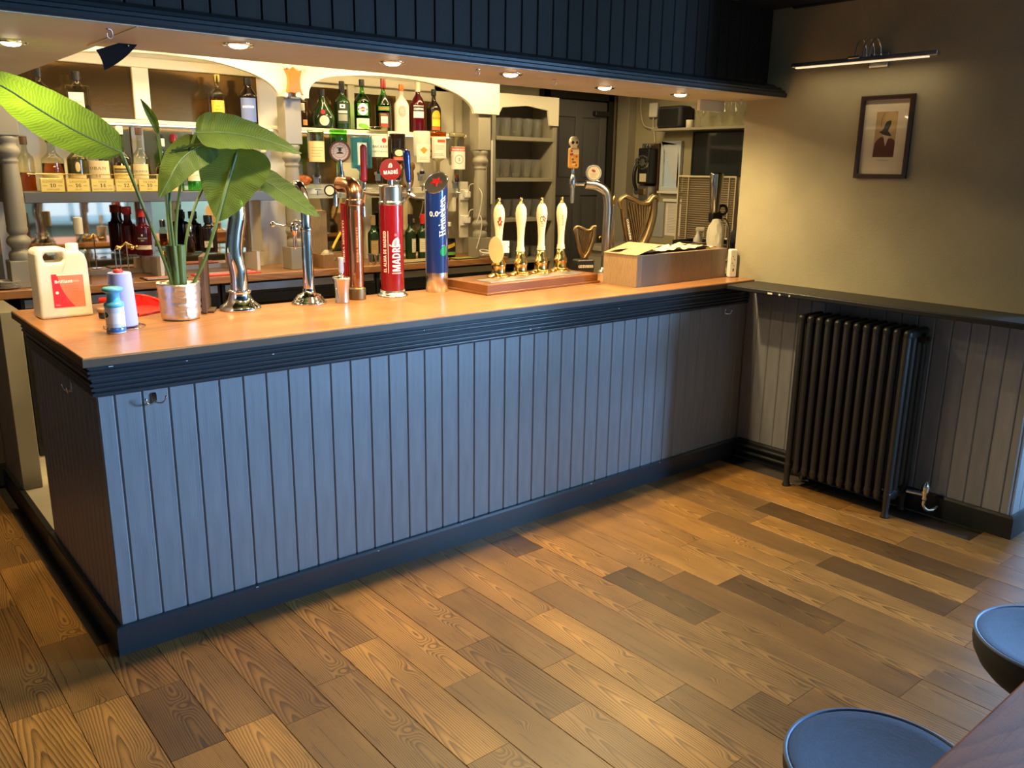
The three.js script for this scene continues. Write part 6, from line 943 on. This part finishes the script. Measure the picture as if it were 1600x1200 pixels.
{
  const f = thing('swan_neck_font', 'tall swan-neck chrome font with orange skull-topped handle and round badge', 'beer font', [3.16, T, -0.72], 0);
  part(f, 'base', lathe([[0, 0], [0.05, 0], [0.05, 0.01], [0.034, 0.02], [0.032, 0.03], [0, 0.03]], 26), M.steel);
  part(f, 'neck', tube([[0, 0.02, 0], [0.0, 0.25, 0], [0, 0.43, 0], [-0.012, 0.49, -0.015], [-0.05, 0.525, -0.05], [-0.11, 0.535, -0.09]], 0.03, 44, 20), M.steel);
  part(f, 'tap', merge([tube([[-0.1, 0.535, -0.085], [-0.16, 0.535, -0.12], [-0.18, 0.535, -0.13]], 0.013, 10, 10), mv(lathe([[0.008, -0.115], [0.012, -0.11], [0.013, -0.03], [0.018, -0.015], [0.02, 0.02], [0.014, 0.045], [0.009, 0.06], [0.009, 0.09]], 16), -0.18, 0.535, -0.13)]), M.chrome);
  const h = part(f, 'handle', mv(rbox(0.062, 0.12, 0.045, 0.012, 0, 0.06, 0, 3), 0, 0, 0), M.orange, [-0.18, 0.625, -0.13], [0, -0.5, 0]); h.material = std([0.72, 0.36, 0.08], 0.4);
  const hp = print(70, 120, '#d89a3a', (c) => { c.fillStyle = '#f0d8a8'; c.fillRect(0, 0, 70, 34); for (let i = 0; i < 12; i++) { c.fillStyle = ['#b8402c', '#f0c050', '#8a4a22'][i % 3]; c.beginPath(); c.arc(hash(i, 3, 1) * 70, 10 + hash(i, 4, 1) * 100, 8, 0, 7); c.fill(); } }); part(h, 'art', flat(0.054, 0.1, hp), M.print, [0, 0.06, 0.0232]);
  const sk = part(f, 'skull', merge([mv(new THREE.SphereGeometry(0.031, 20, 16).scale(1, 1.05, 0.95), 0, 0.03, 0), rbox(0.034, 0.02, 0.034, 0.006, 0, 0.002, 0.004, 2)]), M.ivory, [-0.18, 0.75, -0.13], [0, -0.5, 0]); for (const x of [-0.012, 0.012]) part(sk, 'eye_socket', mv(new THREE.SphereGeometry(0.0095, 12, 10), x, 0.025, 0.024), M.black);
  const bd = print(110, 110, '#cbbd9a', (c) => { c.strokeStyle = '#7a6a4a'; c.lineWidth = 5; c.beginPath(); c.arc(55, 55, 50, 0, 7); c.stroke(); c.fillStyle = '#8a3a2a'; c.beginPath(); c.ellipse(52, 40, 16, 10, 0.4, 0, 7); c.fill(); lines(c, 26, 84, 60, 4, 9, '#6a5a3a'); });
  const b = part(f, 'badge', mv(new THREE.CylinderGeometry(0.048, 0.048, 0.02, 32).rotateX(PI / 2)), M.steel, [-0.085, 0.6, -0.05], [0, -0.5, 0]); part(b, 'badge_face', disc(0.045, bd), M.print, [0, 0, 0.0108]);
  part(f, 'badge_stem', tube([[-0.085, 0.6, -0.06], [-0.07, 0.55, -0.06], [-0.07, 0.53, -0.06]], 0.008, 8, 8), M.chrome);
}
{ const t = thing('tall_tap', 'thin chrome tap rod with brass tip standing behind the swan-neck font', 'tap', [3.36, T, -0.86]); part(t, 'rod', cyl(0.012, 0.012, 0.5, 0, 0, 0, 14), M.chrome); part(t, 'tip', lathe([[0.012, 0.5], [0.008, 0.52], [0.012, 0.54], [0, 0.57]], 12), M.brass); part(t, 'foot', lathe([[0, 0], [0.03, 0], [0.03, 0.01], [0, 0.012]], 16), M.chrome); t.position.y = 1.0; }
// ---------- cardboard box ----------
{
  const b = thing('cardboard_box', 'long open cardboard box of crumpled paper, brown tape at its ends', 'box', [3.18, T, -0.245], 0.04);
  const w = 0.83, d = 0.24, h = 0.172, t = 0.004;
  part(b, 'wall', merge([rbox(w, h, t, 0.001, 0, h / 2, d / 2), rbox(w, h, t, 0.001, 0, h / 2, -d / 2), rbox(t, h, d, 0.001, -w / 2, h / 2, 0), rbox(t, h, d, 0.001, w / 2, h / 2, 0), rbox(w, t, d, 0.001, 0, t / 2, 0)]), M.card);
  for (const [x, l] of [[-0.31, 0.13], [0.33, 0.13]]) part(b, 'tape', rbox(l, h * 0.96, 0.001, 0.0004, x, h / 2, d / 2 + 0.0026), std([0.25, 0.17, 0.1], 0.3));
  part(b, 'flap', rbox(0.22, 0.003, d, 0.001, 0.0, 0, 0), M.card, [-w / 2 + 0.1, h + 0.025, 0], [0, 0, 0.22]);
  part(b, 'flap', rbox(w * 0.98, 0.003, 0.1, 0.001, 0, 0, -0.05), M.card, [0, h, d / 2], [-0.1, 0, 0]);
  part(b, 'flap', rbox(w * 0.98, 0.003, 0.1, 0.001, 0, 0, 0.05), M.card, [0, h, -d / 2], [-0.25, 0, 0]);
  const N = 40, K = 12, g = new THREE.PlaneGeometry(w * 0.9, d * 0.7, N, K).rotateX(-PI / 2), a = g.attributes.position; for (let i = 0; i < a.count; i++) a.setY(i, h + 0.002 + 0.055 * (Math.abs(fbm(a.getX(i) * 9 + 20, a.getZ(i) * 9 + 20, 3, 3) - 0.45) * 2.2 + 0.35 * fbm(a.getX(i) * 30 + 9, a.getZ(i) * 30, 4, 2)) * Math.max(0, 1 - Math.abs(a.getX(i) / (w * 0.5))) ** 0.5); const q = g.toNonIndexed(); q.computeVertexNormals(); part(b, 'crumpled_paper', q, M.paper);
  const mk = print(260, 60, '#a98a63', (c) => { c.strokeStyle = '#7a5c3a'; c.lineWidth = 3; c.beginPath(); c.moveTo(8, 30); c.bezierCurveTo(60, 60, 80, 10, 120, 34); c.bezierCurveTo(160, 56, 200, 20, 250, 28); c.stroke(); });
}
{ const w = thing('dispenser_box', 'slim white plastic dispenser box with dark marks at the end of the bar top', 'dispenser', [3.612, T, -0.105], -0.35); const r = print(60, 170, '#e6dcc0', (c) => { c.fillStyle = '#4a4030'; for (const [x, y] of [[22, 40], [36, 60], [18, 84], [34, 100]]) { c.save(); c.translate(x, y); c.rotate(0.6); c.fillRect(-7, -2, 14, 4); c.restore(); } c.beginPath(); c.ellipse(30, 128, 7, 11, 0, 0, 7); c.fill(); }); part(w, 'case', rbox(0.05, 0.17, 0.035, 0.01, 0, 0.085, 0, 3), M.white); part(w, 'front', flat(0.042, 0.155, r), M.print, [0, 0.085, 0.0182]); }
// ---------- table and stools in front ----------
{
  const t = thing('pub_table', 'dark brown wooden table corner in front of the stools', 'table', [1.15, 0, 2.86]);
  part(t, 'table_top', (() => { const g = rbox(1.5, 0.035, 0.72, 0.006, 0, 0.7325, 0, 2); return g; })(), phy([0.72, 0.46, 0.3], 0.5, { map: TABLE_TEX, clearcoat: 0.2, bumpMap: rep(SPECK, 4), bumpScale: 0.0005 }));
  part(t, 'pedestal', lathe([[0, 0], [0.26, 0], [0.26, 0.02], [0.06, 0.05], [0.04, 0.1], [0.04, 0.66], [0.12, 0.7], [0.12, 0.715], [0, 0.715]], 28), M.black);
  const s = thing('tub_stool', 'round blue upholstered stool tucked against the long edge of the table, beneath its corner', 'stool', [0.99, 0, 2.28]);
  part(s, 'seat_pad', lathe([[0, 0.428], [0.06, 0.429], [0.12, 0.434], [0.17, 0.441], [0.196, 0.444], [0.204, 0.44]], 48), M.velvet);
  part(s, 'piping', new THREE.TorusGeometry(0.2055, 0.005, 8, 64).rotateX(PI / 2).translate(0, 0.441, 0), M.piping);
  part(s, 'body', lathe([[0.206, 0.438], [0.209, 0.412], [0.204, 0.385], [0.186, 0.35], [0.158, 0.318], [0.12, 0.288], [0.08, 0.265], [0.05, 0.25]], 48), M.blackMatt);
  part(s, 'pedestal', lathe([[0, 0], [0.17, 0], [0.17, 0.01], [0.06, 0.03], [0.045, 0.06], [0.04, 0.2], [0.05, 0.27]], 32), M.black);
  s.userData.group = 'blue stools'; s.userData.label = 'round blue upholstered stool next to the table corner with pale piping all in light';
  s.userData.label = 'round blue upholstered stool half hidden by the table top edge';
  copy(s, [1.875, 0, 2.335], 0.4, 'round blue upholstered stool standing further along towards the radiator', 'blue stools');
}
{ // high-backed settle outside the picture, between the windows and the bar
  const s = thing('pub_settle', 'high-backed dark wood settle between the windows and the stools', 'bench', [4.55, 0, 3.2]);
  for (let i = 0; i < 20; i++) part(s, 'back_board', rbox(0.025, 0.62, 0.118, 0.003, 0.2, 0.68, -1.14 + i * 0.12), M.darkWood);
  part(s, 'top_rail', rbox(0.06, 0.05, 2.44, 0.01, 0.2, 1.0, 0, 2), M.darkWood); part(s, 'seat', rbox(0.44, 0.09, 2.36, 0.02, -0.02, 0.43, 0, 3), M.velvet); part(s, 'seat_box', rbox(0.4, 0.37, 2.36, 0.004, 0.0, 0.2, 0), M.darkWood);
  for (const z of [-1.2, 1.2]) part(s, 'end_panel', mv(ext(poly([[-0.24, 0], [0.24, 0], [0.24, 1.0], [0.16, 1.0], [0.06, 0.75], [-0.24, 0.66]]), 0.03, 0.003), 0, 0, z - 0.015), M.darkWood);
}
shade(scene);
renderer.render(scene, camera);
